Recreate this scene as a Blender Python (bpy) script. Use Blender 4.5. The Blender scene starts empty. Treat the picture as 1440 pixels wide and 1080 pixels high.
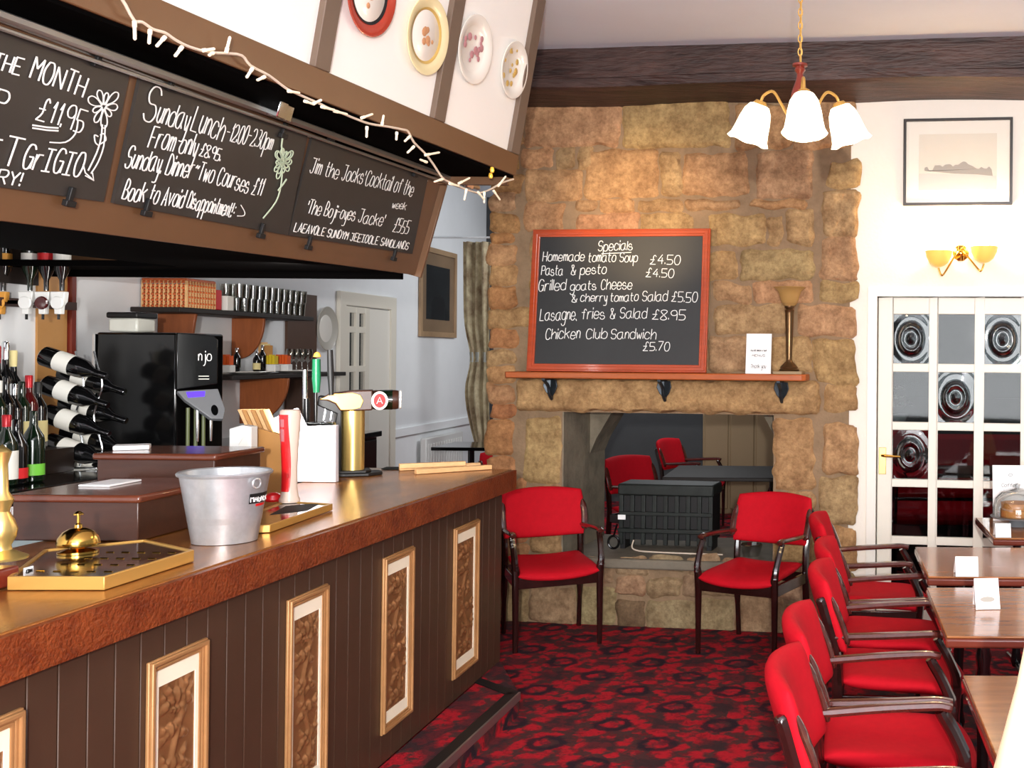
import bpy, bmesh, math, random
from mathutils import Vector as V, Matrix
random.seed(7)
C = bpy.context.scene.collection
PI = math.pi
# ------------------------------------------------------------------ camera
EYE = V((0, 0, 1.66)); F = 1500.0; CU, CV = 1170.0, 500.0; ROLL = 0.008
cr, sr = math.cos(ROLL), math.sin(ROLL)
cam = bpy.data.cameras.new('camera'); camo = bpy.data.objects.new('camera', cam); C.objects.link(camo)
cam.sensor_fit = 'HORIZONTAL'; cam.sensor_width = 36; cam.lens = 36 * F / 1440
cam.shift_x = -(CU - 720) / 1440; cam.shift_y = -(540 - CV) / 1440
cam.clip_start = 0.05; cam.clip_end = 100
camo.matrix_world = Matrix(((cr, -sr, 0, EYE.x), (0, 0, -1, EYE.y), (sr, cr, 0, EYE.z), (0, 0, 0, 1)))
bpy.context.scene.camera = camo
# ------------------------------------------------------------------ light
sc = bpy.context.scene
sc.view_settings.view_transform = 'Standard'; sc.view_settings.look = 'None'
sc.view_settings.gamma = 1; sc.view_settings.use_curve_mapping = False
sc.view_settings.exposure = 0.45
W = bpy.data.worlds.new('world'); sc.world = W; W.use_nodes = True
W.node_tree.nodes['Background'].inputs[0].default_value = (0.95, 0.97, 1.0, 1)
W.node_tree.nodes['Background'].inputs[1].default_value = 0.28
def lamp(name, kind, loc, energy, col=(1, 1, 1), size=0.1, size_y=None, aim=None, spot=None):
    l = bpy.data.lights.new(name, kind); o = bpy.data.objects.new(name, l); C.objects.link(o)
    o.location = loc; l.energy = energy; l.color = col
    if kind == 'AREA':
        l.size = size
        if size_y: l.shape = 'RECTANGLE'; l.size_y = size_y
    else: l.shadow_soft_size = size
    if spot: l.spot_size = spot[0]; l.spot_blend = spot[1]
    if aim is not None: o.rotation_euler = (V(aim) - V(loc)).to_track_quat('-Z', 'Y').to_euler()
    return o
WARM = (1.0, 0.72, 0.40)
lamp('camera_flash', 'POINT', (0.2, -1.3, 1.93), 640, (1, 0.97, 0.93), 0.05)  # assumed flash, inferred from cast shadows, set back behind the camera
lamp('camera_side_fill', 'AREA', (0.4, -4.0, 1.9), 300, (0.97, 0.98, 1.0), 4.5, 2.4, aim=(-0.6, 6, 1.6))  # added soft fill behind the camera, evens the room; its window is only assumed
lamp('back_room_fill', 'AREA', (-1.7, 10.2, 3.3), 62, (0.95, 0.98, 1.0), 2.0, 2.0, aim=(-3.6, 10.0, 1.2))  # added fill below the ceiling, brightens the pale left wall
lamp('bar_wall_fill', 'AREA', (-2.35, 4.6, 2.02), 16, (1, 0.97, 0.92), 0.12, 1.6, aim=(-3.9, 6.3, 1.5))  # invented fill under the canopy, lifts the wall behind the bar
lamp('canopy_spot', 'SPOT', (-1.55, 5.0, 2.42), 75, WARM, 0.03, aim=(-1.2, 6.4, 2.5), spot=(0.8, 1.0))
# ------------------------------------------------------------------ pixel -> place
def ray(u, v):
    a = (u - CU) / F; b = (CV - v) / F
    return V((a * cr - b * sr, 1, a * sr + b * cr))
def atz(u, v, z): d = ray(u, v); return EYE + d * ((z - EYE.z) / d.z)
def aty(u, v, y): return EYE + ray(u, v) * y
def atx(u, v, x): d = ray(u, v); return EYE + d * (x / d.x)
def atpl(u, v, o, n): d = ray(u, v); return EYE + d * ((o - EYE).dot(n) / d.dot(n))
class Fr:
    """flat frame: origin, x along, y up the face, n out of it"""
    def __init__(s, o, x, y):
        s.o = V(o); s.x = V(x).normalized(); y = V(y); s.y = (y - s.x * y.dot(s.x)).normalized(); s.n = s.x.cross(s.y)
    def p(s, a, b, h=0): return s.o + s.x * a + s.y * b + s.n * h
    def px(s, u, v, h=0):
        q = atpl(u, v, s.o + s.n * h, s.n) - s.o
        return q.dot(s.x), q.dot(s.y)
    def off(s, h): return Fr(s.o + s.n * h, s.x, s.y)
def flat(o, rz=0): return Fr(o, (math.cos(rz), math.sin(rz), 0), (-math.sin(rz), math.cos(rz), 0))
def front(o, rz=0): return Fr(o, (math.cos(rz), math.sin(rz), 0), (0, 0, 1))
# ------------------------------------------------------------------ materials
def lin(c): return tuple(((x / 255) / 12.92 if x / 255 <= 0.04045 else ((x / 255 + 0.055) / 1.055) ** 2.4) for x in c)
MATS = {}
def mat(name, col, rough=0.5, metal=0.0, var=0.0, vscale=6.0, stretch=(1, 1, 1), bump=0.0, bscale=40.0, col2=None, coat=0.0,
        emit=None, es=0.0, trans=0.0, alpha=1.0, ior=1.45, attr=False, spec=0.5, sheen=0):
    if name in MATS: return MATS[name]
    m = bpy.data.materials.new(name); m.use_nodes = True; nt = m.node_tree; b = nt.nodes['Principled BSDF']
    I = b.inputs
    c = lin(col); I['Base Color'].default_value = (*c, 1); I['Roughness'].default_value = rough; I['Metallic'].default_value = metal
    I['Coat Weight'].default_value = coat; I['Coat Roughness'].default_value = 0.1
    I['Transmission Weight'].default_value = trans; I['IOR'].default_value = ior; I['Alpha'].default_value = alpha
    I['Specular IOR Level'].default_value = spec
    if sheen: I['Sheen Weight'].default_value = sheen; I['Sheen Roughness'].default_value = 0.4
    if emit: I['Emission Color'].default_value = (*lin(emit), 1); I['Emission Strength'].default_value = es
    tc = nt.nodes.new('ShaderNodeTexCoord'); mp = nt.nodes.new('ShaderNodeMapping'); mp.inputs['Scale'].default_value = stretch
    nt.links.new(tc.outputs['Object'], mp.inputs['Vector'])
    if var or col2 or attr:
        n = nt.nodes.new('ShaderNodeTexNoise'); n.inputs['Scale'].default_value = vscale; n.inputs['Detail'].default_value = 6
        n.inputs['Roughness'].default_value = 0.65
        nt.links.new(mp.outputs[0], n.inputs['Vector'])
        r = nt.nodes.new('ShaderNodeValToRGB'); r.color_ramp.elements[0].position = 0.32; r.color_ramp.elements[1].position = 0.68
        c2 = lin(col2) if col2 else tuple(x * (1 - var) for x in c)
        c1 = c if col2 else tuple(min(1, x * (1 + var)) for x in c)
        r.color_ramp.elements[0].color = (*c2, 1); r.color_ramp.elements[1].color = (*c1, 1)
        nt.links.new(n.outputs['Fac'], r.inputs[0]); out = r.outputs[0]
        if attr:
            n9 = nt.nodes.new('ShaderNodeTexNoise'); n9.inputs['Scale'].default_value = 34; n9.inputs['Detail'].default_value = 8; n9.inputs['Roughness'].default_value = 0.75; nt.links.new(mp.outputs[0], n9.inputs['Vector'])
            r9 = nt.nodes.new('ShaderNodeValToRGB'); r9.color_ramp.elements[0].position = 0.36; r9.color_ramp.elements[1].position = 0.62; r9.color_ramp.elements[0].color = (0.55, 0.50, 0.44, 1); r9.color_ramp.elements[1].color = (1.08, 1.07, 1.05, 1); nt.links.new(n9.outputs['Fac'], r9.inputs[0])
            m9 = nt.nodes.new('ShaderNodeMix'); m9.data_type = 'RGBA'; m9.blend_type = 'MULTIPLY'; m9.inputs[0].default_value = 0.8; nt.links.new(out, m9.inputs[6]); nt.links.new(r9.outputs[0], m9.inputs[7]); out = m9.outputs[2]
            at = nt.nodes.new('ShaderNodeAttribute'); at.attribute_name = 'Col'
            mx = nt.nodes.new('ShaderNodeMix'); mx.data_type = 'RGBA'; mx.blend_type = 'MULTIPLY'; mx.inputs[0].default_value = 1
            nt.links.new(out, mx.inputs[6]); nt.links.new(at.outputs['Color'], mx.inputs[7]); out = mx.outputs[2]
        nt.links.new(out, I['Base Color'])
    if bump:
        n2 = nt.nodes.new('ShaderNodeTexNoise'); n2.inputs['Scale'].default_value = bscale; n2.inputs['Detail'].default_value = 5
        nt.links.new(mp.outputs[0], n2.inputs['Vector'])
        bp = nt.nodes.new('ShaderNodeBump'); bp.inputs['Strength'].default_value = bump; bp.inputs['Distance'].default_value = 0.01
        nt.links.new(n2.outputs['Fac'], bp.inputs['Height']); nt.links.new(bp.outputs[0], I['Normal'])
    MATS[name] = m; return m
def pane_mat(name, tint=(0.93, 0.96, 0.96), refl=0.12):
    m = bpy.data.materials.new(name); m.use_nodes = True; nt = m.node_tree; nt.nodes.clear()
    o = nt.nodes.new('ShaderNodeOutputMaterial'); t = nt.nodes.new('ShaderNodeBsdfTransparent'); g = nt.nodes.new('ShaderNodeBsdfGlossy')
    mx = nt.nodes.new('ShaderNodeMixShader'); lw = nt.nodes.new('ShaderNodeLayerWeight'); lw.inputs[0].default_value = 0.35
    mr = nt.nodes.new('ShaderNodeMapRange'); mr.inputs['To Min'].default_value = refl * 0.5; mr.inputs['To Max'].default_value = min(1, refl * 6)
    t.inputs[0].default_value = (*tint, 1); g.inputs['Roughness'].default_value = 0.03
    nt.links.new(lw.outputs['Facing'], mr.inputs['Value']); nt.links.new(mr.outputs[0], mx.inputs[0])
    nt.links.new(t.outputs[0], mx.inputs[1]); nt.links.new(g.outputs[0], mx.inputs[2]); nt.links.new(mx.outputs[0], o.inputs[0])
    MATS[name] = m; return m
# ------------------------------------------------------------------ mesh builder
class MB:
    def __init__(s): s.v = []; s.f = []; s.cols = None
    def add(s, vs, fs):
        k = len(s.v); s.v += [tuple(x) for x in vs]; s.f += [tuple(i + k for i in f) for f in fs]; return s
    def hexa(s, p):   # 4 bottom ccw, 4 top
        return s.add(p, [(3, 2, 1, 0), (4, 5, 6, 7), (0, 1, 5, 4), (1, 2, 6, 5), (2, 3, 7, 6), (3, 0, 4, 7)])
    def box(s, fr, a0, a1, b0, b1, h0, h1):
        return s.hexa([fr.p(a0, b0, h0), fr.p(a1, b0, h0), fr.p(a1, b1, h0), fr.p(a0, b1, h0),
                       fr.p(a0, b0, h1), fr.p(a1, b0, h1), fr.p(a1, b1, h1), fr.p(a0, b1, h1)])
    def bx(s, x0, x1, y0, y1, z0, z1):
        return s.hexa([(x0, y0, z0), (x1, y0, z0), (x1, y1, z0), (x0, y1, z0), (x0, y0, z1), (x1, y0, z1), (x1, y1, z1), (x0, y1, z1)])
    def prism(s, fr, pts, h0, h1):
        n = len(pts); vs = [fr.p(a, b, h0) for a, b in pts] + [fr.p(a, b, h1) for a, b in pts]
        return s.add(vs, [tuple(range(n - 1, -1, -1)), tuple(range(n, 2 * n))] + [(i, (i + 1) % n, n + (i + 1) % n, n + i) for i in range(n)])
    def ring(s, fr, outer, inner, h0, h1):   # two loops of equal length
        n = len(outer); vs = []
        for pts in (outer, inner):
            for h in (h0, h1): vs += [fr.p(a, b, h) for a, b in pts]
        fs = []
        for i in range(n):
            j = (i + 1) % n
            fs += [(i, j, n + j, n + i), (n + i, n + j, 3 * n + j, 3 * n + i), (2 * n + j, 2 * n + i, 3 * n + i, 3 * n + j), (j, i, 2 * n + i, 2 * n + j)]
        return s.add(vs, fs)
    def tube(s, pts, r, n=8, sq=1.0, upv=None, cap=True):
        pts = [V(p) for p in pts]; m = len(pts); rs = r if isinstance(r, (list, tuple)) else [r] * m
        vs = []; prev = None
        for i, p in enumerate(pts):
            t = (pts[min(i + 1, m - 1)] - pts[max(i - 1, 0)]).normalized()
            if prev is None:
                ref = V(upv) if upv is not None else (V((0, 0, 1)) if abs(t.z) < 0.9 else V((0, 1, 0)))
            else: ref = prev
            a = (ref - t * ref.dot(t)).normalized(); prev = a; b = t.cross(a)
            for k in range(n):
                w = 2 * PI * k / n + (PI / 4 if n == 4 else 0)
                vs.append(p + (a * math.cos(w) * sq + b * math.sin(w)) * rs[i])
        fs = [(i * n + k, i * n + (k + 1) % n, (i + 1) * n + (k + 1) % n, (i + 1) * n + k) for i in range(m - 1) for k in range(n)]
        if cap: fs += [tuple(range(n - 1, -1, -1)), tuple(range((m - 1) * n, m * n))]
        return s.add(vs, fs)
    def lathe(s, prof, n=24, o=(0, 0, 0), M=None, scal=0, lobes=6, cap=True):
        o = V(o); vs = []; m = len(prof)
        for i, (r, z) in enumerate(prof):
            for k in range(n):
                w = 2 * PI * k / n; rr = r; zz = z
                if scal:
                    t = i / (m - 1); rr = r * (1 + scal * t * t * math.cos(lobes * w)); zz = z - scal * 0.05 * t ** 4 * math.cos(lobes * w)
                q = V((rr * math.cos(w), rr * math.sin(w), zz))
                if M is not None: q = M @ q
                vs.append(o + q)
        fs = [(i * n + k, i * n + (k + 1) % n, (i + 1) * n + (k + 1) % n, (i + 1) * n + k) for i in range(m - 1) for k in range(n)]
        if prof[0][0] > 1e-5 and not scal and cap: fs.append(tuple(range(n - 1, -1, -1)))
        if prof[-1][0] > 1e-5 and not scal and cap: fs.append(tuple(range((m - 1) * n, m * n)))
        return s.add(vs, fs)
    def grid(s, fn, nu, nv, flip=False):
        vs = [fn(i / nu, j / nv) for j in range(nv + 1) for i in range(nu + 1)]
        q = lambda i, j: j * (nu + 1) + i
        fs = [(q(i, j), q(i + 1, j), q(i + 1, j + 1), q(i, j + 1)) for j in range(nv) for i in range(nu)]
        if flip: fs = [f[::-1] for f in fs]
        return s.add(vs, fs)
    def pad(s, fn, nrm, T, nu=14, nv=10, e=4):   # closed cushion about the surface fn(u,v), u,v in 0..1
        def th(u, v):
            a = abs(2 * u - 1); b = abs(2 * v - 1)
            return T / 2 * max(0, 1 - a ** e) ** 0.5 * max(0, 1 - b ** e) ** 0.5
        ease = lambda t: 0.5 - 0.5 * math.cos(PI * t)
        s.grid(lambda u, v: V(fn(ease(u), ease(v))) + V(nrm(ease(u), ease(v))) * th(ease(u), ease(v)), nu, nv)
        s.grid(lambda u, v: V(fn(ease(u), ease(v))) - V(nrm(ease(u), ease(v))) * th(ease(u), ease(v)), nu, nv, True)
        return s
    def build(s, name, m, parent=None, smooth=True, bevel=0.0, local=False, ang=40, weld=True, seg=2):
        me = bpy.data.meshes.new(name); me.from_pydata(s.v, [], s.f); me.update()
        bm = bmesh.new(); bm.from_mesh(me)
        if s.cols:
            pass
        elif weld: bmesh.ops.remove_doubles(bm, verts=bm.verts, dist=1e-5)
        bmesh.ops.recalc_face_normals(bm, faces=bm.faces); bm.to_mesh(me); bm.free()
        if smooth:
            me.polygons.foreach_set('use_smooth', [True] * len(me.polygons)); me.set_sharp_from_angle(angle=math.radians(ang))
        me.materials.append(m if not isinstance(m, str) else MATS[m])
        if s.cols:
            ca = me.color_attributes.new('Col', 'FLOAT_COLOR', 'POINT')
            for i, c in enumerate(s.cols): ca.data[i].color = (*c, 1)
        o = bpy.data.objects.new(name, me); C.objects.link(o)
        if parent is not None:
            o.parent = parent
            if not local:
                M = Matrix.Identity(4); q = parent; ch = []
                while q is not None: ch.append(q); q = q.parent
                for q in reversed(ch):
                    M = M @ q.matrix_parent_inverse @ Matrix.LocRotScale(q.location, q.rotation_euler, q.scale)
                o.matrix_parent_inverse = M.inverted()
        if bevel:
            bv = o.modifiers.new('bevel', 'BEVEL'); bv.width = bevel; bv.segments = seg; bv.limit_method = 'ANGLE'; bv.angle_limit = math.radians(50)
        return o
def thing(name, label, cat, loc=(0, 0, 0), rz=0, group=None):
    o = bpy.data.objects.new(name, None); C.objects.link(o); o.empty_display_size = 0.1
    o.location = loc; o.rotation_euler = (0, 0, rz); o['label'] = label; o['category'] = cat
    if group: o['group'] = group
    return o
def tag(o, label, cat, group=None):
    o['label'] = label; o['category'] = cat
    if group: o['group'] = group
    return o
def struct(o): o['kind'] = 'structure'; return o
def dup(root, loc, rz, label, group=None, only=None):
    r = root.copy(); C.objects.link(r); r.location = loc; r.rotation_euler = (0, 0, rz); r['label'] = label
    if group: r['group'] = group
    for ch in list(root.children):
        c = ch.copy(); C.objects.link(c); c.parent = r
        for g in list(ch.children):
            d = g.copy(); C.objects.link(d); d.parent = c
    return r
# ------------------------------------------------------------------ handwriting (one-stroke letters; x 0-6, y 0-9, baseline 3)
GL = {'a': '47 27 06 04 13 33 45|47 44 53', 'b': '09 03|05 27 46 44 33 13 04', 'c': '46 37 17 05 04 13 33 44', 'd': '46 27 06 04 13 33 44|49 43',
 'e': '05 45 46 37 17 05 04 13 33 44', 'f': '48 39 28 23|07 37', 'g': '46 27 06 04 13 33 45|47 42 30 10 01', 'h': '09 03|05 27 37 46 43', 'i': '07 03|09 08',
 'j': '27 22 10 00|29 28', 'k': '09 03|47 05|16 43', 'l': '09 03', 'm': '07 03|05 17 26 23|25 37 46 43', 'n': '07 03|05 17 27 36 33',
 'o': '17 05 04 13 33 44 46 37 17', 'p': '07 00|05 17 37 46 44 33 13 04', 'q': '46 27 06 04 13 33 45|47 40', 'r': '07 03|05 17 37',
 's': '36 27 17 06 15 35 44 33 13 04', 't': '19 14 23 33|07 37', 'u': '07 04 13 23 35|37 33', 'v': '07 23 47', 'w': '07 13 26 33 47', 'x': '07 43|47 03',
 'y': '07 14 23 35|37 31 20 00', 'z': '07 47 03 43', 'A': '03 29 43|15 35', 'B': '03 09 29 38 37 26 06|26 45 44 33 03', 'C': '48 39 19 07 05 13 33 44',
 'D': '03 09 29 47 45 33 03', 'E': '49 09|09 03|03 43|06 36', 'F': '49 09|09 03|06 36', 'G': '48 39 19 07 05 13 33 45|46 26|46 43', 'H': '09 03|49 43|06 46',
 'I': '29 23|09 49|03 43', 'J': '09 49|39 34 23 13 04', 'K': '09 03|49 06|16 43', 'L': '09 03|03 43', 'M': '03 09|09 26|26 49|49 43', 'N': '03 09|09 43|43 49',
 'O': '19 07 05 13 33 45 47 39 19', 'P': '03 09|09 39 48 47 36 06', 'R': '03 09|09 39 48 47 36 06|26 43', 'S': '48 39 19 08 07 16 36 45 44 33 13 04',
 'T': '09 49|29 23', 'U': '09 05 13 33 45 49', 'V': '09 23|23 49', 'W': '09 13|13 26|26 33|33 49', 'X': '09 43|49 03', 'Y': '09 26|49 26|26 23', 'Z': '09 49|49 03|03 43',
 '0': '19 07 05 13 33 45 47 39 19', '1': '17 29|29 23', '2': '08 19 39 48 46 03|03 43', '3': '09 29 38 37 26|26 45 44 33 03', '4': '39 05|05 45|37 33',
 '5': '49 09|09 06|06 36 45 44 33 03', '6': '39 06 04 13 33 44 45 36 06', '7': '09 49|49 13', '8': '26 08 19 39 48 26 04 13 33 44 26', '9': '43 47 39 19 08 07 16 36 47',
 '£': '48 39 28 25 03|03 43|06 36', '&': '43 08 19 28 04 13 33 46', '-': '06 36', '.': '03 04', ',': '03 12', '!': '09 05|03 04', "'": '09 07', ':': '06 07|03 04', '~': '06 17 26 37', ')': '09 27 25 03', '(': '29 07 05 23'}
def smooth_line(P, k=3):
    if len(P) < 4: return P
    out = []
    for i in range(len(P) - 1):
        p0 = P[max(i - 1, 0)]; p1 = P[i]; p2 = P[i + 1]; p3 = P[min(i + 2, len(P) - 1)]
        for q in range(k):
            t = q / k
            out.append(tuple(0.5 * (2 * b + (c - a) * t + (2 * a - 5 * b + 4 * c - d) * t * t + (3 * b - a - 3 * c + d) * t ** 3) for a, b, c, d in zip(p0, p1, p2, p3)))
    return out + [P[-1]]
def write(mb, fr, text, u0, v0, u1, v1, cap, r=0.0022, slant=0.08, h=0.004, jit=0.25, sq=0.45, raw=None):
    """handwrite along the frame from pixel (u0,v0) to (u1,v1) on the baseline, capitals cap pixels tall"""
    if raw: (a0, b0), (a1, b1), ch = raw
    else:
        a0, b0 = fr.px(u0, v0, h); a1, b1 = fr.px(u1, v1, h); _, bc = fr.px(u0, v0 - cap, h); ch = bc - b0
        am, bm_ = fr.px(u1, v1 - cap, h); r *= 0.86; ch = (ch + bm_ - b1) / 2
    L = 0; seq = []
    for c in text:
        if c == ' ': L += 3.2; continue
        g = [[(int(p[0]), int(p[1])) for p in st.split()] for st in GL.get(c, GL['o']).split('|')]
        w = max(p[0] for st in g for p in st); seq.append((L, g)); L += w + 1.3
    L = max(L - 1.3, 1); ex = V((a1 - a0, b1 - b0)); k = ex.length / L; ex.normalize()
    for x, g in seq:
        jy = random.uniform(-jit, jit); s_ = random.uniform(0.94, 1.06)
        for st in g:
            pts = []
            for (gx, gy) in smooth_line(st):
                yy = ((gy - 3) * s_ + jy) / 6 * ch; xx = (x + gx) * k + slant * yy
                pts.append(fr.p(a0 + ex.x * xx - ex.y * 0, b0 + ex.y * xx + yy, h))
            if len(pts) > 1: mb.tube(pts, r, 4, sq, fr.n)
# ------------------------------------------------------------------ material list
mat('plaster_white', (242, 234, 222), 0.9, var=0.02, vscale=3, bump=0.15, bscale=60)
mat('plaster_cool', (236, 238, 240), 0.9, var=0.03, vscale=2)
mat('ceiling_white', (226, 233, 244), 0.95, var=0.02, vscale=2)
mat('stone', (198, 167, 126), 0.85, var=0.0, vscale=9, col2=(148, 117, 84), bump=1.0, bscale=26, attr=True)
mat('mortar', (138, 114, 88), 0.95, var=0.18, vscale=9, bump=0.6, bscale=45)
mat('stone_grey', (132, 122, 104), 0.9, var=0.35, vscale=4, bump=0.6, bscale=25)
mat('hearth_slab', (118, 110, 96), 0.8, var=0.2, vscale=5, bump=0.3, bscale=30)
mat('old_beam', (78, 54, 48), 0.5, var=0.0, col2=(38, 24, 22), vscale=3, stretch=(0.7, 6, 6), bump=1.0, bscale=10)
mat('bar_brown', (72, 50, 37), 0.42, var=0.08, vscale=4)
mat('canopy_brown', (108, 76, 50), 0.38, var=0.05, vscale=4)
mat('batten_brown', (112, 94, 80), 0.5, var=0.05)
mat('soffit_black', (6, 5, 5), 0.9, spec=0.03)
mat('panel_white', (253, 251, 247), 0.4)
mat('dark_wood', (26, 18, 15), 0.35, var=0.3, vscale=4, stretch=(1, 6, 6))
mat('counter_copper', (182, 118, 54), 0.2, 0.45, col2=(120, 68, 30), vscale=5, stretch=(6, 0.8, 1), bump=0.12, bscale=55)
mat('counter_edge', (150, 74, 36), 0.3, 0.3, col2=(112, 48, 24), vscale=14, bump=0.55, bscale=90)
mat('gilt_frame', (176, 130, 84), 0.38, 0.25, var=0.12, vscale=10)
mat('cream_strip', (250, 240, 216), 0.6)
mat('carved_copper', (150, 104, 66), 0.3, 0.45, var=0.2, vscale=14)
mat('mahogany', (36, 14, 12), 0.16, coat=0.8, var=0.25, vscale=6, stretch=(4, 4, 1))
mat('mahogany_reddish', (78, 36, 30), 0.18, coat=0.8, var=0.25, vscale=8, stretch=(1, 5, 5))  # lighter, redder mahogany for chair arms and back trim
mat('red_cloth', (188, 12, 30), 0.8, var=0.06, vscale=30, bump=0.1, bscale=300, spec=0.2)
mat('table_oak', (172, 112, 64), 0.16, coat=0.2, col2=(138, 86, 48), vscale=4, stretch=(1, 7, 7))
mat('table_edge', (104, 48, 34), 0.2, coat=0.5, var=0.1)
mat('board_slate', (44, 45, 46), 0.5, var=0.12, vscale=3)
mat('board_slate_warm', (50, 46, 43), 0.45, var=0.12, vscale=3)
mat('chalk', (246, 246, 242), 0.9); mat('chalk_green', (206, 224, 196), 0.9)
mat('frame_orange', (172, 66, 28), 0.3, var=0.12, vscale=6, stretch=(1, 1, 8), coat=0.3)
mat('shelf_orange', (176, 90, 42), 0.4, var=0.15, vscale=4, stretch=(1, 8, 8))
mat('iron', (62, 68, 74), 0.4, 0.7, var=0.2, vscale=20)
mat('black_gloss', (10, 10, 11), 0.12, coat=0.3); mat('black_matt', (20, 20, 21), 0.5); mat('rubber', (24, 26, 24), 0.7)
mat('brass', (214, 170, 84), 0.17, 1.0, var=0.08, vscale=8); mat('brass_satin', (236, 206, 128), 0.3, 0.85)
mat('brass_pale', (206, 160, 84), 0.35, 0.5)
mat('bronze', (112, 86, 58), 0.3, 0.85, var=0.15, vscale=12)
mat('chrome', (215, 218, 220), 0.12, 1.0); mat('alu', (176, 176, 174), 0.32, 0.9)
mat('galvanised', (192, 195, 198), 0.34, 0.62, var=0.2, vscale=9)
mat('white_gloss', (240, 236, 226), 0.3); mat('door_cream', (232, 226, 212), 0.4); mat('white_paper', (250, 250, 250), 0.8)
mat('ceramic_white', (244, 240, 232), 0.2, coat=0.5); mat('ceramic_cream', (240, 226, 178), 0.2, coat=0.4); mat('ceramic_red', (178, 62, 42), 0.2, coat=0.4)
mat('plate_gold', (206, 172, 96), 0.4); mat('plate_pink', (190, 134, 140), 0.5); mat('plate_rose', (206, 150, 108), 0.5)
mat('wood_light', (226, 180, 126), 0.5, var=0.1, vscale=6, stretch=(1, 8, 8)); mat('wood_tan', (190, 138, 80), 0.4, var=0.06)
mat('wood_brown', (64, 36, 25), 0.35, var=0.2, vscale=5, stretch=(1, 6, 6), coat=0.1)
mat('menu_white', (212, 212, 220), 0.8); mat('tap_body', (226, 204, 188), 0.25, coat=0.4)
mat('wood_rust', (146, 82, 48), 0.4, var=0.16, vscale=5, stretch=(6, 6, 1))
mat('wood_red', (120, 44, 30), 0.3, coat=0.4)
mat('glass_green', (12, 26, 14), 0.08, coat=0.5); mat('glass_black', (9, 9, 10), 0.08, coat=0.5); mat('glass_red', (70, 12, 14), 0.08, coat=0.5)
mat('label_white', (232, 230, 222), 0.7); mat('label_cream', (226, 210, 150), 0.7); mat('label_gold', (214, 150, 60), 0.6); mat('label_red', (200, 30, 34), 0.5); mat('label_green', (110, 190, 60), 0.5)
mat('foil_red', (170, 24, 34), 0.3, 0.3); mat('plastic_red', (226, 30, 34), 0.3, coat=0.3); mat('sign_red', (190, 24, 30), 0.35)
mat('plastic_white', (235, 235, 232), 0.35); mat('plastic_green', (20, 96, 62), 0.3); mat('plastic_grey', (120, 122, 126), 0.35)
mat('sauce_orange', (226, 92, 30), 0.5); mat('sauce_yellow', (226, 196, 40), 0.5)
mat('screen_violet', (60, 40, 150), 0.3, emit=(90, 60, 255), es=1.2)
mat('wicker', (198, 96, 46), 0.5, var=0.3, vscale=30)
mat('bulb_white', (250, 238, 214), 0.3, emit=(255, 230, 190), es=0.25); mat('cable_white', (226, 210, 190), 0.5)
mat('lamp_lit', (255, 244, 220), 0.3, emit=(255, 240, 206), es=2.4)
mat('lamp_amber', (244, 196, 100), 0.3, emit=(255, 196, 90), es=0.3); mat('bulb_hot', (255, 250, 230), 0.3, emit=(255, 232, 176), es=14)
mat('gold_lamp', (240, 190, 80), 0.2, 0.8, emit=(255, 190, 70), es=0.6)
mat('lamp_glass_dim', (160, 124, 74), 0.25, emit=(220, 170, 90), es=0.05)
mat('shade_cream', (250, 238, 200), 0.7, emit=(255, 236, 190), es=0.22)
mat('picture_mount', (238, 232, 220), 0.6); mat('picture_frame_black', (34, 24, 18), 0.3); mat('frame_tan', (170, 140, 108), 0.5, var=0.1)
mat('picture_sky', (224, 216, 200), 0.6, var=0.03, vscale=4); mat('picture_sea', (206, 202, 194), 0.6); mat('picture_ink', (166, 160, 150), 0.7)
mat('portrait_dark', (46, 50, 52), 0.25, col2=(20, 22, 24), vscale=6); mat('portrait_ink', (18, 18, 20), 0.4)
mat('curtain', (206, 194, 160), 0.9, col2=(120, 96, 72), vscale=5.5)
mat('curtain_grey', (178, 182, 180), 0.9, var=0.1)
mat('radiator', (226, 226, 224), 0.4); mat('cake', (190, 128, 66), 0.8, var=0.2, vscale=20)
mat('leaf', (60, 84, 52), 0.6); mat('petal', (232, 230, 222), 0.6)
mat('board_beige', (150, 128, 96), 0.6); mat('grate', (42, 46, 44), 0.5, 0.4, var=0.3, vscale=14)
mat('back_wall_grey', (74, 76, 78), 0.9, var=0.05); mat('dark_panel', (34, 26, 22), 0.6)
mat('glass_clear', (255, 255, 255), 0.02, trans=1.0, ior=1.3)
mat('glass_bull', (150, 160, 162), 0.02, trans=1.0, ior=1.45)
pane_mat('glass_pane', (0.46, 0.49, 0.50), 0.05); pane_mat('glass_thin', (0.90, 0.93, 0.93), 0.16); pane_mat('picture_glass', (0.98, 0.98, 0.98), 0.05)
mat('tray_dark', (46, 34, 20), 0.12, 0.3, coat=0.6); mat('wood_rim', (100, 52, 35), 0.22, coat=0.4, var=0.15); mat('wood_rust2', (152, 84, 46), 0.35, var=0.16, vscale=6, stretch=(8, 1, 1))
mat('fridge_glass', (188, 204, 210), 0.15, coat=0.5); mat('glass_frost', (214, 214, 204), 0.25, var=0.05); mat('plastic_olive', (96, 104, 66), 0.3); mat('plate_grey', (186, 182, 172), 0.35, coat=0.3)  # fridge door is a plain opaque pale blue-grey, no emission
mat('wood_panel', (84, 58, 44), 0.45, var=0.08); pane_mat('glass_smoke', (0.5, 0.5, 0.46), 0.2); pane_mat('glass_bar', (0.86, 0.86, 0.82), 0.34)
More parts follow.
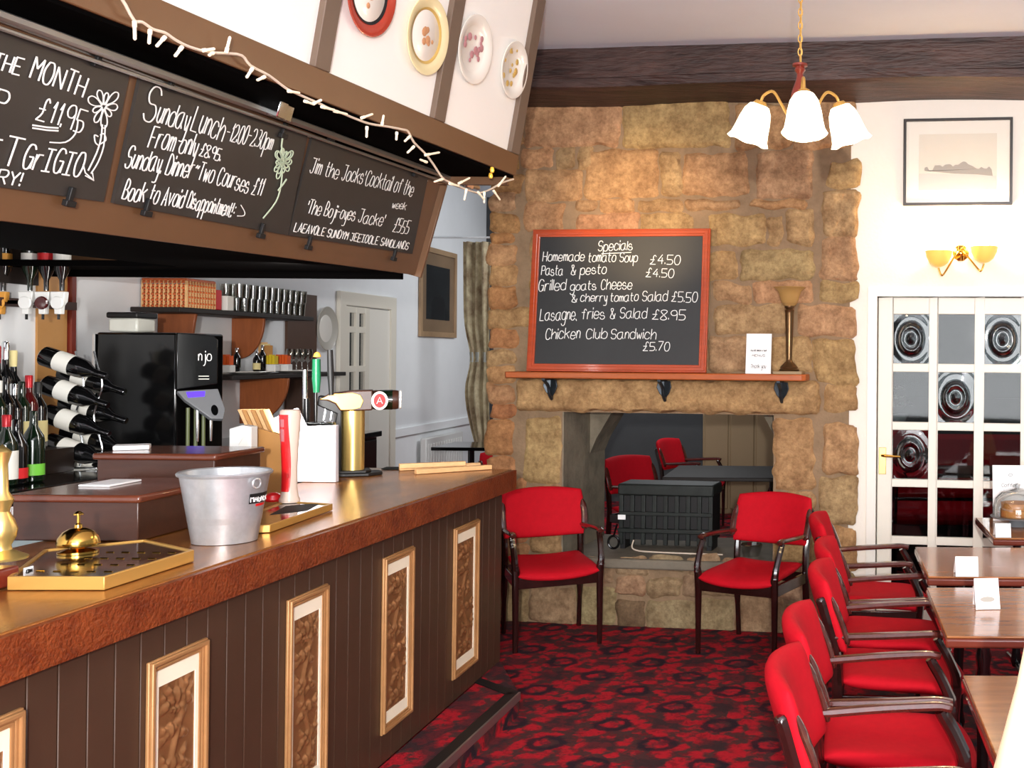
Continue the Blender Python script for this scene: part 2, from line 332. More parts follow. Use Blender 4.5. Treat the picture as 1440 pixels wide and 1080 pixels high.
def carpet_mat():
    m = bpy.data.materials.new('carpet'); m.use_nodes = True; nt = m.node_tree; b = nt.nodes['Principled BSDF']; N = nt.nodes.new; L = nt.links.new
    def mth(op, a, b_=None, c=None):
        n = N('ShaderNodeMath'); n.operation = op
        for k, x in enumerate((a, b_, c)):
            if x is None: continue
            if isinstance(x, (int, float)): n.inputs[k].default_value = x
            else: L(x, n.inputs[k])
        return n.outputs[0]
    def mix(f, a, b_):
        n = N('ShaderNodeMix'); n.data_type = 'RGBA'; L(f, n.inputs[0])
        for k, x in ((6, a), (7, b_)):
            if isinstance(x, tuple): n.inputs[k].default_value = (*lin(x), 1)
            else: L(x, n.inputs[k])
        return n.outputs[2]
    def ramp(x, p0, p1):
        n = N('ShaderNodeMapRange'); n.inputs['From Min'].default_value = p0; n.inputs['From Max'].default_value = p1; L(x, n.inputs['Value']); return n.outputs[0]
    tc = N('ShaderNodeTexCoord'); mp = N('ShaderNodeMapping'); mp.inputs['Rotation'].default_value = (0, 0, 0.79); L(tc.outputs['Object'], mp.inputs[0])
    ns = N('ShaderNodeTexNoise'); ns.inputs['Scale'].default_value = 22; ns.inputs['Detail'].default_value = 4; L(mp.outputs[0], ns.inputs['Vector'])
    wv = N('ShaderNodeMix'); wv.data_type = 'VECTOR'; wv.inputs[0].default_value = 0.045; L(mp.outputs[0], wv.inputs[4]); L(ns.outputs['Color'], wv.inputs[5]); P = wv.outputs[1]
    vo = N('ShaderNodeTexVoronoi'); vo.inputs['Scale'].default_value = 3.1; vo.inputs['Randomness'].default_value = 0.0; L(P, vo.inputs['Vector']); d = vo.outputs['Distance']
    def noise(sc, det=5, ro=0.65):
        n = N('ShaderNodeTexNoise'); n.inputs['Scale'].default_value = sc; n.inputs['Detail'].default_value = det; n.inputs['Roughness'].default_value = ro; L(P, n.inputs['Vector']); return n.outputs['Fac']
    n1, n2, n3 = noise(10), noise(26), noise(60, 3)
    v2 = N('ShaderNodeTexVoronoi'); v2.inputs['Scale'].default_value = 15; L(P, v2.inputs['Vector'])
    leaf = ramp(mth('ADD', mth('MULTIPLY', v2.outputs['Distance'], 0.55), mth('MULTIPLY', n1, 0.9)), 0.68, 0.80)
    base = mix(leaf, (178, 22, 38), (74, 44, 44))
    base = mix(mth('MULTIPLY', ramp(n2, 0.52, 0.62), 0.75), base, (112, 14, 28))
    ring = ramp(mth('ABSOLUTE', mth('SUBTRACT', mth('ADD', d, mth('MULTIPLY', n2, 0.12)), 0.27)), 0.085, 0.03)
    base = mix(mth('MULTIPLY', ring, 0.92), base, (34, 24, 36))
    core = ramp(d, 0.13, 0.07); base = mix(mth('MULTIPLY', core, ramp(n2, 0.40, 0.55)), base, (96, 30, 44))
    edge = ramp(mth('SUBTRACT', d, mth('MULTIPLY', n2, 0.10)), 0.44, 0.52); base = mix(mth('MULTIPLY', edge, 0.8), base, (52, 36, 40))
    base = mix(mth('MULTIPLY', ramp(n3, 0.50, 0.66), 0.35), base, (44, 20, 28))
    L(base, b.inputs['Base Color']); b.inputs['Roughness'].default_value = 0.95; b.inputs['Specular IOR Level'].default_value = 0.2
    nb = N('ShaderNodeTexNoise'); nb.inputs['Scale'].default_value = 320; L(tc.outputs['Object'], nb.inputs['Vector'])
    bp = N('ShaderNodeBump'); bp.inputs['Strength'].default_value = 0.4; bp.inputs['Distance'].default_value = 0.004; L(nb.outputs['Fac'], bp.inputs['Height']); L(bp.outputs[0], b.inputs['Normal'])
    MATS['carpet'] = m
carpet_mat()
# ------------------------------------------------------------------ room shell
WALLX = -3.9
we = V((1, -0.1214, 0)).normalized()
WALL = Fr((0, 6.34, 0), we, (0, 0, 1))                 # face of the stone chimney breast; n looks at the camera
PLAS = WALL.off(-0.05)
def wall_y(x): return 6.34 - 0.1214 * x
struct(MB().bx(-4.0, 3.6, -3.0, 12.1, -0.1, 0).build('floor', 'carpet', smooth=False))
struct(MB().bx(-4.0, 3.6, -3.0, 12.1, 3.41, 3.5).build('ceiling', 'ceiling_white', smooth=False))
struct(MB().bx(WALLX - 0.1, WALLX, -3.0, 12.1, 0, 3.41).build('wall_left', 'plaster_cool', smooth=False))
struct(MB().bx(-3.9, 3.6, 12.0, 12.1, 0, 3.41).build('wall_far', 'back_wall_grey', smooth=False))
struct(MB().bx(3.5, 3.6, 6.2, 12.0, 0, 3.41).build('wall_right', 'back_wall_grey', smooth=False))
# plaster wall with the glazed door's opening
dL, dT = PLAS.px(1234, 417); dR = dL + 1.00; cE = WALL.px(1196, 520)[0]
m = MB(); m.box(PLAS, cE - 0.12, dL, 0, 3.41, -0.12, 0); m.box(PLAS, dR, 3.6, 0, 3.41, -0.12, 0); m.box(PLAS, dL, dR, dT, 3.41, -0.12, 0)
struct(m.build('wall_back', 'plaster_white', smooth=False))
# ------------------------------------------------------------------ stone chimney breast
oL, oB = WALL.px(787, 783); oR, oT = WALL.px(1087, 584); cL = WALL.px(692, 400)[0]
D = 0.80; q = 0.028
m = MB()
m.box(WALL, cL, oL, 0, 3.41, -D, -q); m.box(WALL, oR, cE - 0.012, 0, 3.41, -D, -q); m.box(WALL, oL, oR, oT, 3.41, -D, -q); m.box(WALL, oL, oR, 0, oB - 0.06, -D, -q)
chim = struct(m.build('wall_chimney', 'mortar', smooth=False))
S = '''738 141 870 203;876 140 1024 204;1034 146 1110 206;1118 138 1201 206;730 208 774 233;782 207 806 236;811 206 829 238;737 239 815 281;822 211 922 276;929 214 956 274;960 216 1049 273
1064 212 1140 277;1164 227 1207 262;808 282 838 297;842 279 890 299;894 280 958 296;962 281 1040 294;1053 281 1134 292;737 285 790 324;810 301 895 334;900 300 972 330;996 302 1074 343
1079 304 1099 343;1106 293 1142 341;1157 267 1204 330;1155 333 1202 393;996 354 1034 392;1041 352 1142 392;1003 398 1056 424;1060 396 1142 425;1153 397 1205 424;1005 429 1106 469
1121 430 1200 472;996 474 1080 522;1084 474 1140 522;1144 476 1201 538;688 271 722 296;687 300 726 325;686 328 720 342;685 344 724 371;688 374 724 400;687 403 724 432;684 435 742 460
686 463 724 488;684 491 724 512;685 515 722 538;684 541 720 566;688 569 722 589;682 592 718 640;684 643 720 672;724 676 736 720;726 533 1150 582;737 588 785 680;1089 590 1142 690
1160 543 1203 580;1158 597 1203 667;1151 671 1202 737;1152 741 1202 800;1146 804 1200 888;1088 694 1142 750;1088 754 1144 792;684 676 720 720;686 724 738 760;738 684 785 742;690 765 740 818;744 746 785 778
690 822 740 876;744 826 806 878;750 784 800 820;808 826 862 882;806 786 860 820;864 786 908 810;914 784 962 806;966 784 1010 808;864 814 904 840;910 814 956 840;960 812 982 842;866 846 904 886
908 845 976 890;980 844 1030 892;986 812 1040 840;1036 838 1100 894;1044 796 1084 834;1090 798 1140 846;1104 850 1142 890;1014 786 1042 808
745 330 860 372;865 338 992 372;745 376 830 420;836 378 992 420;745 424 900 468;905 424 992 470;745 472 850 520;856 474 992 520;690 206 726 240;692 243 732 268;700 160 732 203'''
m = MB(); m.cols = []; rnd = random.Random(3)
tones = [(0.98, 0.93, 0.84), (1.0, 0.91, 0.78), (0.94, 0.87, 0.79), (1.0, 0.94, 0.84), (0.94, 0.84, 0.74), (0.98, 0.86, 0.73), (0.90, 0.85, 0.79)]
from mathutils import noise as NZ
for k, s in enumerate(S.replace('\n', ';').split(';')):
    u0, v0, u1, v1 = map(float, s.split())
    g_ = 2.2 if v1 - v0 > 22 else 1.2
    a0, b1 = WALL.px(u0 - g_, v0 - g_); a1, b0 = WALL.px(u1 + g_, v1 + g_); w, h = a1 - a0, b1 - b0
    t = tones[rnd.randrange(len(tones))]
    if u1 < 745 and v0 > 290: t = (0.92, 0.66, 0.52) if rnd.random() < 0.55 else (0.94, 0.84, 0.70)   # brick-red quoins
    if k in (6, 2): t = (0.9, 0.85, 0.8)
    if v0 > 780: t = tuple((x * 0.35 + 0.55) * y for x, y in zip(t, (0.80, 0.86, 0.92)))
    if (u0, v0) == (866, 846): t = (0.34, 0.33, 0.32)                                        # soot-black arch stone
    t = tuple(x * rnd.uniform(0.9, 1.06) for x in t)
    H = rnd.uniform(-0.004, 0.010); nu = max(6, int(w / 0.018)); nv = max(5, int(h / 0.018)); sd = V((k * 3.1, k * 1.7, 0))
    skew = [rnd.uniform(-0.022, 0.022) for _ in range(4)]
    if (u0, v0) == (726, 533): H = 0.03; skew = [0] * 4
    def P(u, v):
        a, b = a0 + u * w, b0 + v * h
        ed = min(1, min(u, 1 - u) * w / 0.032); ev = min(1, min(v, 1 - v) * h / 0.032)
        rnd_c = min(u, 1 - u) * w + min(v, 1 - v) * h
        wob = NZ.noise(V((a * 9, b * 9, k))) * 0.012
        a += (1 - ed) * NZ.noise(V((b * 14, k * 5.3, 1))) * 0.022; b += (1 - ev) * NZ.noise(V((a * 10, k * 2.9, 4))) * 0.024 + (u - 0.5) * (skew[0] * v + skew[1] * (1 - v))
        a += (v - 0.5) * (skew[2] * u + skew[3] * (1 - u))
        cut = max(0, 0.022 - rnd_c)
        a += cut * (0.5 if u < 0.5 else -0.5); b += cut * (0.5 if v < 0.5 else -0.5)
        e = (1 - (1 - ed) ** 3) * (1 - (1 - ev) ** 3)
        g = NZ.noise(V((a * 30, b * 30, k + 9))) * 0.006 + NZ.noise(V((a * 9, b * 9, k + 3))) * 0.011
        return WALL.p(a, b, -q - 0.004 + e * (q * 0.7 + H + g + wob * 0.5))
    m.grid(P, nu, nv); m.cols += [t] * ((nu + 1) * (nv + 1))
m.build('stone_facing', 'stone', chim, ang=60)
# hearth inside the see-through fireplace
m = MB(); m.box(WALL, oL - 0.02, oR + 0.02, oB - 0.06, oB, -D - 0.05, 0.015)
tag(m.build('hearth_slab', 'hearth_slab', bevel=0.012), 'grey stone hearth slab across the fireplace opening', 'hearth')
m = MB()
m.prism(WALL, [(oL, oT - 0.32), (oL + 0.05, oT - 0.20), (oL + 0.17, oT), (oL, oT)], -D, -D + 0.30)
m.prism(WALL, [(oR, oT), (oR - 0.16, oT), (oR - 0.15, oT - 0.03), (oR - 0.02, oT - 0.27), (oR, oT - 0.3)], -D, -D + 0.30)
m.box(WALL, oL, oL + 0.008, oB, oT, -D + 0.001, -0.03)
m.build('fireplace_jamb', 'stone_grey', chim, smooth=False)
# ------------------------------------------------------------------ beam
def beam():
    o = Fr(WALL.p(0, 0, 0.40), WALL.x, (0, 0, 1)); m = MB()
    x0, x1 = -2.6, 3.6; zb, zt = 3.185, 3.415; n = 60
    for j in range(1): pass
    prof = [(0, zt), (0.0, zb + 0.06), (0.012, zb + 0.055), (0.0, zb + 0.01), (-0.03, zb), (-0.46, zb - 0.01), (-0.46, zt)]
    vs = []; K = len(prof)
    for i in range(n + 1):
        x = x0 + (x1 - x0) * i / n
        for k, (h, z) in enumerate(prof):
            g = NZ.noise(V((x * 1.6, k * 3, 2))) * 0.016 + NZ.noise(V((x * 7, k * 3, 5))) * 0.006
            gz = NZ.noise(V((x * 1.2, 7, k * 0.3))) * 0.018
            vs.append(o.p(x, z + (gz if 0 < k < 6 else 0), h + g))
    fs = [(i * K + k, (i + 1) * K + k, (i + 1) * K + (k + 1) % K, i * K + (k + 1) % K) for i in range(n) for k in range(K)]
    m.add(vs, fs + [tuple(range(K)), tuple(range(n * K, n * K + K))])
    tag(m.build('ceiling_beam', 'old_beam', ang=25), 'dark rough-hewn timber beam across the top of the stone wall', 'beam')
beam()
# ------------------------------------------------------------------ bar counter
CT = 1.08
Cn, Cf = atz(0, 893, CT), atz(722, 660, CT)
bd = (Cf - Cn).normalized(); bl = V((-bd.y, bd.x, 0))          # along the bar; bl points behind it
near = Cn - bd * 1.3
bar = thing('bar_counter', 'long pub bar with hammered copper top and brown boarded front', 'bar', (Cn.x, 3.5, 0))
m = MB(); Wd = 0.74
fr = Fr((near.x, near.y, CT), bl * -1 if False else bd, bl)     # x along, y behind, n up
Lc = (Cf - near).length
m.box(fr, 0, Lc, 0.006, Wd, -0.045, 0); m.build('counter_top', 'counter_copper', bar, bevel=0.006)
m = MB(); m.box(fr, -0.0, Lc + 0.012, -0.012, 0.03, -0.10, -0.004); m.box(fr, Lc - 0.03, Lc + 0.012, 0.03, Wd, -0.10, -0.004); m.build('counter_edge', 'counter_edge', bar, bevel=0.014, seg=3)
Tn, Tf = atz(0, 954, 0.98), atz(706, 685, 0.98)
fd = (Tf - Tn).normalized(); BT = atz(661, 966, 0.10)
up = (Tf + (BT - Tf) * 0 - BT); up = up - fd * up.dot(fd)
BF = Fr(Tn, fd, up)                                            # leaning front face
a_end, _ = BF.px(706, 686); bB = BF.px(661, 966)[1]; a_base = BF.px(661, 966)[0]
print('bar front', Tn, Tf, BT, 'normal', BF.n, 'height', bB)
m = MB(); a = -1.4; pitch = 0.092; lo = bB
Ae = max(a_end, a_base)
m.box(BF, a, Ae, lo, 0.02, -0.30, -0.006)
while a < Ae - 0.01:
    b2 = min(a + pitch, Ae); m.box(BF, a + 0.0022, b2 - 0.0022, lo, 0.02, -0.01, 0.0); a += pitch
# end face boards, running back from the corner
e0, e1 = BF.p(Ae, lo, 0), BF.p(Ae, 0.02, 0)
m.build('boarded_front', 'bar_brown', bar, bevel=0.0016, seg=1)
m = MB(); vs = [e0, e1, e1 + bl * 0.62, V((e1.x, e1.y, e0.z)) + bl * 0.62]
m.add([*vs, *[p - bd * 0.03 for p in vs]], [(0, 1, 2, 3), (7, 6, 5, 4), (0, 4, 5, 1), (1, 5, 6, 2), (2, 6, 7, 3), (3, 7, 4, 0)])
m.build('end_panel', 'bar_brown', bar)
m = MB(); back = Fr((near.x, near.y, 0), bd, bl); m.box(back, 0, Lc - 0.05, 0.35, Wd - 0.03, 0.0, CT - 0.045); m.build('carcass', 'dark_wood', bar)
# carved panels
def relief(w, h):
    rr = random.Random(5); els = []
    n = int(h / 0.075)
    for i in range(n):
        y = h * (i + 0.5) / n; sx = 0.18 * math.sin(i * 1.25)
        els.append((0.5 + sx, y, 0.028, 0.02, 0, 1.0))
        for s in (-1, 1):
            els.append((0.5 + sx + s * 0.22, y + rr.uniform(-0.01, 0.02), 0.046, 0.011, s * rr.uniform(0.6, 1.2), 0.9))
            els.append((0.5 + sx + s * 0.30, y - 0.02, 0.03, 0.013, -s * rr.uniform(0.2, 0.8), 0.8))
    for j in range(5): els.append((0.22 + 0.14 * j, h - 0.055, 0.05, 0.0065, PI / 2 - (j - 2) * 0.3, 0.9))
    def H(x, y):
        z = 0
        cx = 0.5 * w + 0.16 * w * math.sin(y * 17); dd = abs(x - cx); z = max(z, 0.7 * max(0, 1 - (dd / 0.011) ** 2))
        for ex, ey, L_, W_, t, g in els:
            dx, dy = x - ex * w, y - ey
            if abs(dy) > 0.06: continue
            c, s_ = math.cos(t), math.sin(t); p, q_ = dx * c + dy * s_, -dx * s_ + dy * c
            d = (p / L_) ** 2 + (q_ / W_) ** 2
            if d < 1: z = max(z, g * (1 - d) ** 0.5 * (0.75 + 0.25 * math.cos(p * 260)))
        return z * min(1, min(x, w - x) / 0.022) * min(1, min(y, h - y) / 0.018)
    return H
PAN = [((-40, 1030), (28, 994), None), ((205, 925), (288, 896), None), ((402, 843), (458, 820), None), ((537, 783), (579, 767), (548, 1024)), ((637, 738), (671, 729), (641, 952))]
b_bot = BF.px(547, 1024)[1]
for (tl, tr, br) in PAN:
    aL, bL = BF.px(*tl); aR, bR = BF.px(*tr); top = bR; bot = b_bot if br is None else BF.px(*br)[1]
    def rect(i): return [(aL + i, bot + i), (aR - i, bot + i), (aR - i, top - i), (aL + i, top - i)]
    fm = MB(); fm.ring(BF, rect(0), rect(0.022), 0, 0.010); fm.ring(BF, rect(0.004), rect(0.016), 0.008, 0.018); fm.ring(BF, rect(0.022), rect(0.032), 0, 0.008)
    fo = fm.build('panel_frame', 'gilt_frame', bar, bevel=0.003)
    sm = MB(); y1, y2 = 0.032, 0.085
    sm.ring(BF, rect(0.030), [(aL + 0.046, bot + 0.075), (aR - 0.046, bot + 0.075), (aR - 0.046, top - 0.075), (aL + 0.046, top - 0.075)], 0, 0.004)
    sm.build('cream_border', 'cream_strip', fo)
    w_, h_ = aR - aL - 0.092, top - bot - 0.15; Hf = relief(w_, h_)
    cm = MB(); cm.grid(lambda u, v: BF.p(aL + 0.046 + u * w_, bot + 0.075 + v * h_, 0.0015 + 0.012 * Hf(u * w_, v * h_)), 30, 150)
    cm.build('carved_panel', 'carved_copper', fo, ang=80)
# carpeted step along the foot
n0, n1 = atz(730, 974, 0.1), atz(613, 1082, 0.1); sd = (n1 - n0).normalized(); e_in = atz(668, 951, 0.1)
far = n0; nr = n0 + sd * 3.2
step = thing('foot_step', 'low carpeted step with black metal nosing along the foot of the bar', 'step', (n1.x, n1.y, 0))
m = MB(); FL = flat((0, 0, 0))
inn = BF.p(Ae, bB, -0.02); inr = BF.p(-1.4, bB, 0.002)
m.prism(FL, [(far.x, far.y), (BF.p(Ae, bB, 0.002).x, BF.p(Ae, bB, 0.002).y), (inr.x, inr.y - 0.0), (nr.x, nr.y)], 0.0, 0.097); m.build('tread', 'carpet', step, smooth=False)
m = MB(); sn = V((-sd.y, sd.x, 0));  sn = sn if sn.x > 0 else -sn
nf = Fr((nr.x, nr.y, 0.1), -sd, V((0, 0, 1))) ; Ls = (far - nr).length
tp = Fr((nr.x, nr.y, 0.097), -sd, -sn); m.box(tp, 0, Ls, 0.0, 0.055, 0, 0.006)
ev = (e_in - far); ex = Fr((far.x, far.y, 0.097), ev, V((-ev.y, ev.x, 0))); m.box(ex, 0, ev.length, 0.0, 0.055, 0, 0.006)
m.build('nosing', 'black_matt', step, bevel=0.002)
m = MB(); m.box(tp, 0, Ls, -0.008, 0.002, -0.030, 0.007); m.build('metal_edge', 'alu', step, bevel=0.002)
# ------------------------------------------------------------------ canopy over the bar
ZF = 2.54
K1, K0 = atz(722, 247, ZF), atz(406, 125, ZF); kd = (K1 - K0).normalized(); kn = V((kd.y, -kd.x, 0))
Q = atpl(765, 0, K1, kd); lean = (Q - K1).dot(kn) / (Q.z - K1.z); print('canopy lean', lean)
CP = Fr(K1, kd, V((0, 0, 1)) + kn * lean)                      # a=0 at the far end, negative toward the camera
can = thing('bar_canopy', 'brown canopy above the bar with white leaning panels and battens', 'canopy', (K0.x - 0.4, K0.y, 2.0))
topb = (3.405 - ZF) / CP.y.z
ft = CP.px(716, 213)[1]
m = MB(); m.box(CP, -4.2, 0, 0, ft, -0.03, 0.012); m.build('fascia', 'canopy_brown', can, bevel=0.004)
bt = [CP.px(449, 80), CP.px(615, 163), CP.px(722, 217)]
aa = [CP.px(443, 70)[0], CP.px(462, 89)[0], CP.px(609, 156)[0], CP.px(623, 168)[0], CP.px(716, 213)[0], 0.0]
for (p, q_) in ((-4.2, aa[0]), (aa[1], aa[2]), (aa[3], aa[4])):
    MB().box(CP, p, q_, ft - 0.002, topb, -0.03, -0.012).build('white_panel', 'panel_white', can)
for (p, q_) in ((aa[0], aa[1]), (aa[2], aa[3]), (aa[4], aa[5])):
    MB().box(CP, p, q_, ft, topb, -0.03, 0.012).build('batten', 'batten_brown', can, bevel=0.003)
# pelmet that carries the blackboards
ZP = 2.50
R1, R0 = atz(620, 258, ZP), atz(0, 16, ZP); pd = (R1 - R0).normalized(); pn = V((pd.y, -pd.x, 0))
Q = atpl(584, 387, R1, pd); pl = (Q - R1).dot(pn) / (Q.z - R1.z); print('pelmet lean', pl)
PL = Fr(R1, pd, V((0, 0, 1)) + pn * pl)
b584 = PL.px(584, 387)[1]; b0 = PL.px(0, 311); b120 = PL.px(120, 326)
m = MB(); a0 = -4.0
pts = [(0, 0), (a0, 0), (a0, b0[1]), (b0[0], b0[1]), (b120[0], b120[1]), (0, b584)]
m.prism(PL, pts, -0.03, 0); m.build('pelmet', 'canopy_brown', can, bevel=0.003)
m = MB(); m.prism(PL, [(-0.004, 0.0), (0.014, 0.0), (0.014, b584 - 0.005), (-0.004, b584 - 0.005)], -0.05, 0.03); m.build('pelmet_end', 'canopy_brown', can, bevel=0.003)
# soffits: between fascia and pelmet, and the dark shelf under the pelmet back to the wall
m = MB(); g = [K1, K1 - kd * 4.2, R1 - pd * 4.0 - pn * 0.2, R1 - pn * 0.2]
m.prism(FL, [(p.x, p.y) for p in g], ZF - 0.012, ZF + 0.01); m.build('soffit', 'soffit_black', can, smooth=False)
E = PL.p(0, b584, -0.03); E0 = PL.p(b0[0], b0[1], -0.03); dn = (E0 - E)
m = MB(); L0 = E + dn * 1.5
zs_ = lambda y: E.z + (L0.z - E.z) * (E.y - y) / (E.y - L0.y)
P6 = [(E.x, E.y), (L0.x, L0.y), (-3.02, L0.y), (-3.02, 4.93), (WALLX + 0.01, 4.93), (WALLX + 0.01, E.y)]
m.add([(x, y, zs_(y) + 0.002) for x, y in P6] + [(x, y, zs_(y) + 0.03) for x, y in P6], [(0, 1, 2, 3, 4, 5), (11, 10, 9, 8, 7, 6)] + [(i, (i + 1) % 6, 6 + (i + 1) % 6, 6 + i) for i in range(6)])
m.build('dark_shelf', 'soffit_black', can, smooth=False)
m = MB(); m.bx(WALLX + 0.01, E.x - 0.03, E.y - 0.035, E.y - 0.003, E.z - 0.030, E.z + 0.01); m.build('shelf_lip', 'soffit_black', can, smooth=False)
m = MB(); m.bx(WALLX + 0.006, WALLX + 0.03, 3.0, 5.2, 1.97, ZF - 0.02); m.bx(WALLX + 0.006, -2.9, 3.0, 4.95, ZF - 0.05, ZF - 0.02); m.build('gantry_back', 'dark_panel', can, smooth=False)
m = MB(); m.box(front((0, 0, 0)), WALLX + 0.01, E.x - 0.02, E.z + 0.02, ZF - 0.01, -E.y - 0.02, -E.y); m.build('end_board', 'canopy_brown', can, smooth=False)
m = MB(); ew = Fr((K1.x, K1.y, ZF - 0.05), (-1, 0, 0), (0, 0, 1)); m.bx(R1.x - 0.25, K1.x - 0.02, K1.y - 0.03, K1.y, ZF - 0.05, ZF); m.build('end_rail', 'canopy_brown', can, smooth=False)
# curtain rail along the pelmet's top
RL = PL.off(0.045)
r0, r1 = RL.px(-20, 14), RL.px(672, 264); m = MB()
m.tube([RL.p(*r0), RL.p(*r1)], 0.014, 6); m.tube([RL.p(r0[0], r0[1] - 0.03), RL.p(r1[0], r1[1] - 0.028)], 0.006, 6)
m.build('steel_rail', 'alu', can)
m = MB(); s0, s1 = PL.px(-20, 22), PL.px(600, 254); m.tube([PL.p(*s0, 0.004), PL.p(*s1, 0.004)], 0.004, 5); m.build('silver_bead', 'alu', can)
for (u, v) in ((388, 147), (653, 250)):
    c = RL.px(u, v); t = MB(); t.box(RL, c[0] - 0.055, c[0] - 0.005, c[1] - 0.045, c[1] + 0.05, -0.03, 0.05); t.box(RL, c[0] + 0.003, c[0] + 0.05, c[1] - 0.045, c[1] + 0.045, -0.03, 0.04)
    tag(t.build('track_clip', 'chrome', bevel=0.004), 'chrome box clip on the canopy rail above the middle blackboard' if u < 500 else 'chrome box clip at the far end of the canopy rail', 'clip')
for (u, v, w_) in ((692, 246, 'upper'), (690, 254, 'lower')):
    p = atz(u, v, ZF - 0.055); tag(MB().lathe([(0.0, 0.0), (0.007, 0.0), (0.010, 0.01), (0.007, 0.024), (0, 0.025)], 14, p + V((0, 0, 0.012))).build('brass_downlight', 'gold_lamp'), w_ + ' one of two tiny gold lamps under the far end of the canopy', 'lamp')
# ------------------------------------------------------------------ blackboards on the pelmet
def flower(mb, fr, cu, cv, R, stem, n=9, r=0.0022):
    c = fr.px(cu, cv, 0.006); k = R
    for i in range(n):
        w = 2 * PI * i / n + 0.2; d = (math.cos(w), math.sin(w)); e = (-d[1], d[0]); L_ = k * (1 + 0.25 * math.sin(i * 2.1))
        pts = [(0.12, 0), (0.5, 0.16), (0.85, 0.17), (1, 0), (0.85, -0.17), (0.5, -0.16), (0.12, 0)]
        mb.tube([fr.p(c[0] + L_ * (d[0] * p + e[0] * q_), c[1] + L_ * (d[1] * p + e[1] * q_), 0.006) for p, q_ in smooth_line(pts)], r, 4, 0.5, fr.n)
    P = [fr.px(u, v, 0.006) for u, v in stem]
    mb.tube([fr.p(p[0], p[1], 0.006) for p in smooth_line([(*p,) for p in P])], r * 1.2, 4, 0.5, fr.n)
    return c
def blackboard(corners, label, lines, flo, clips, name='chalkboard'):
    P = [PL.px(*c, 0.012) for c in corners]      # TL TR BR BL
    base = PL.p((P[2][0] + P[3][0]) / 2, P[3][1], 0.012)
    t = thing(name, label, 'blackboard', base)
    m = MB(); m.prism(PL, [P[3], P[2], P[1], P[0]], 0.001, 0.012); m.build('slate', 'board_slate_warm', t, smooth=False)
    f2 = PL.off(0.012)
    for ln in lines: m = MB(); write(m, f2, *ln[:6], r=ln[6] if len(ln) > 6 else 0.0026); m.build('chalk_writing', 'chalk', t)
    if flo: m = MB(); flo(m, f2); m.build('chalk_flower', flo.col, t)
    for (u, v) in clips:
        c = f2.px(u, v); m = MB(); m.box(f2, c[0] - 0.008, c[0] + 0.008, c[1] - 0.028, c[1] + 0.028, 0, 0.012); m.box(f2, c[0] - 0.018, c[0] + 0.018, c[1] - 0.028, c[1] - 0.010, 0, 0.016)
        m.build('clip', 'black_matt', t, bevel=0.002)
def f1(m, f):
    flower(m, f, 146, 150, 0.052, [(144, 175), (142, 195), (136, 215), (124, 240)])
    for p in ([(141, 190), (146, 188), (149, 197), (140, 203)], [(138, 192), (133, 190), (134, 200), (138, 204)], [(148, 176), (146, 205), (138, 228), (128, 244)], [(117, 231), (120, 243), (132, 254)], [(120, 247), (132, 254), (130, 243)]):
        q_ = [f.px(u, v, 0.006) for u, v in p]; m.tube([f.p(a, b, 0.006) for a, b in smooth_line(q_)], 0.0024, 4, 0.5, f.n)
    for y in (176, 180):
        q_ = [f.px(*c, 0.006) for c in ((46, y), (66, y + 3), (82, y + 4))]; m.tube([f.p(a, b, 0.006) for a, b in q_], 0.003, 4, 0.5, f.n)
    q_ = [f.px(*c, 0.006) for c in ((70, 200), (92, 200), (106, 188), (110, 168))]; m.tube([f.p(a, b, 0.006) for a, b in smooth_line(q_)], 0.0024, 4, 0.5, f.n)
f1.col = 'chalk'
blackboard([(-70, 16), (183, 101), (146, 284), (-90, 250)], 'left blackboard over the bar with a chalk flower and price 11.95', [
    ('THE', -12, 96, 27, 106, 26, 0.0032), ('MONTH', 42, 108, 116, 136, 32, 0.0034), ('P', -12, 158, 4, 163, 34, 0.0034), ('£11.95', 50, 168, 114, 186, 34, 0.003), ('T', 0, 232, 22, 236, 44, 0.0036), ('OT', -40, 226, -8, 231, 40, 0.0036), ('GrIGIO', 30, 236, 112, 248, 34, 0.0034), ('MARY!', -40, 254, 27, 261, 20, 0.003)],
    f1, [(136, 80), (96, 276)])
def f2_(m, f):
    for k in range(2): flower(m, f, 398, 226 + k * 2, 0.042 + 0.012 * k, [(397, 240), (395, 262), (388, 284), (370, 307)], 10, 0.003)
    for p in ([(398, 190), (396, 205), (398, 225)], [(391, 268), (399, 258), (403, 252)]):
        q_ = [f.px(u, v, 0.006) for u, v in p]; m.tube([f.p(a, b, 0.006) for a, b in smooth_line(q_)], 0.004, 4, 0.5, f.n)
f2_.col = 'chalk_green'
blackboard([(198, 109), (433, 189), (405, 331), (160, 286)], 'middle blackboard over the bar chalked with Sunday lunch and a green flower', [
    ('S', 199, 168, 214, 174, 52, 0.0034), ('unday', 219, 172, 262, 184, 34, 0.0032), ('Lunch', 268, 182, 312, 198, 36, 0.0032), ('-12.00-2.30pm', 316, 196, 381, 211, 26, 0.0028), ('From only', 208, 206, 274, 220, 32, 0.0032), ('£8.95.', 280, 218, 309, 226, 19, 0.003),
    ('Sunday. Dinner', 175, 234, 268, 251, 30, 0.0032), ('~Two Courses £11', 271, 250, 366, 276, 26, 0.003), ('Book to Avoid', 171, 280, 256, 292, 27, 0.0032), ('Disappointment!', 262, 292, 324, 305, 22, 0.003), (':)', 329, 300, 341, 308, 16, 0.0026)],
    f2_, [(239, 115), (397, 183), (205, 291), (366, 324)])
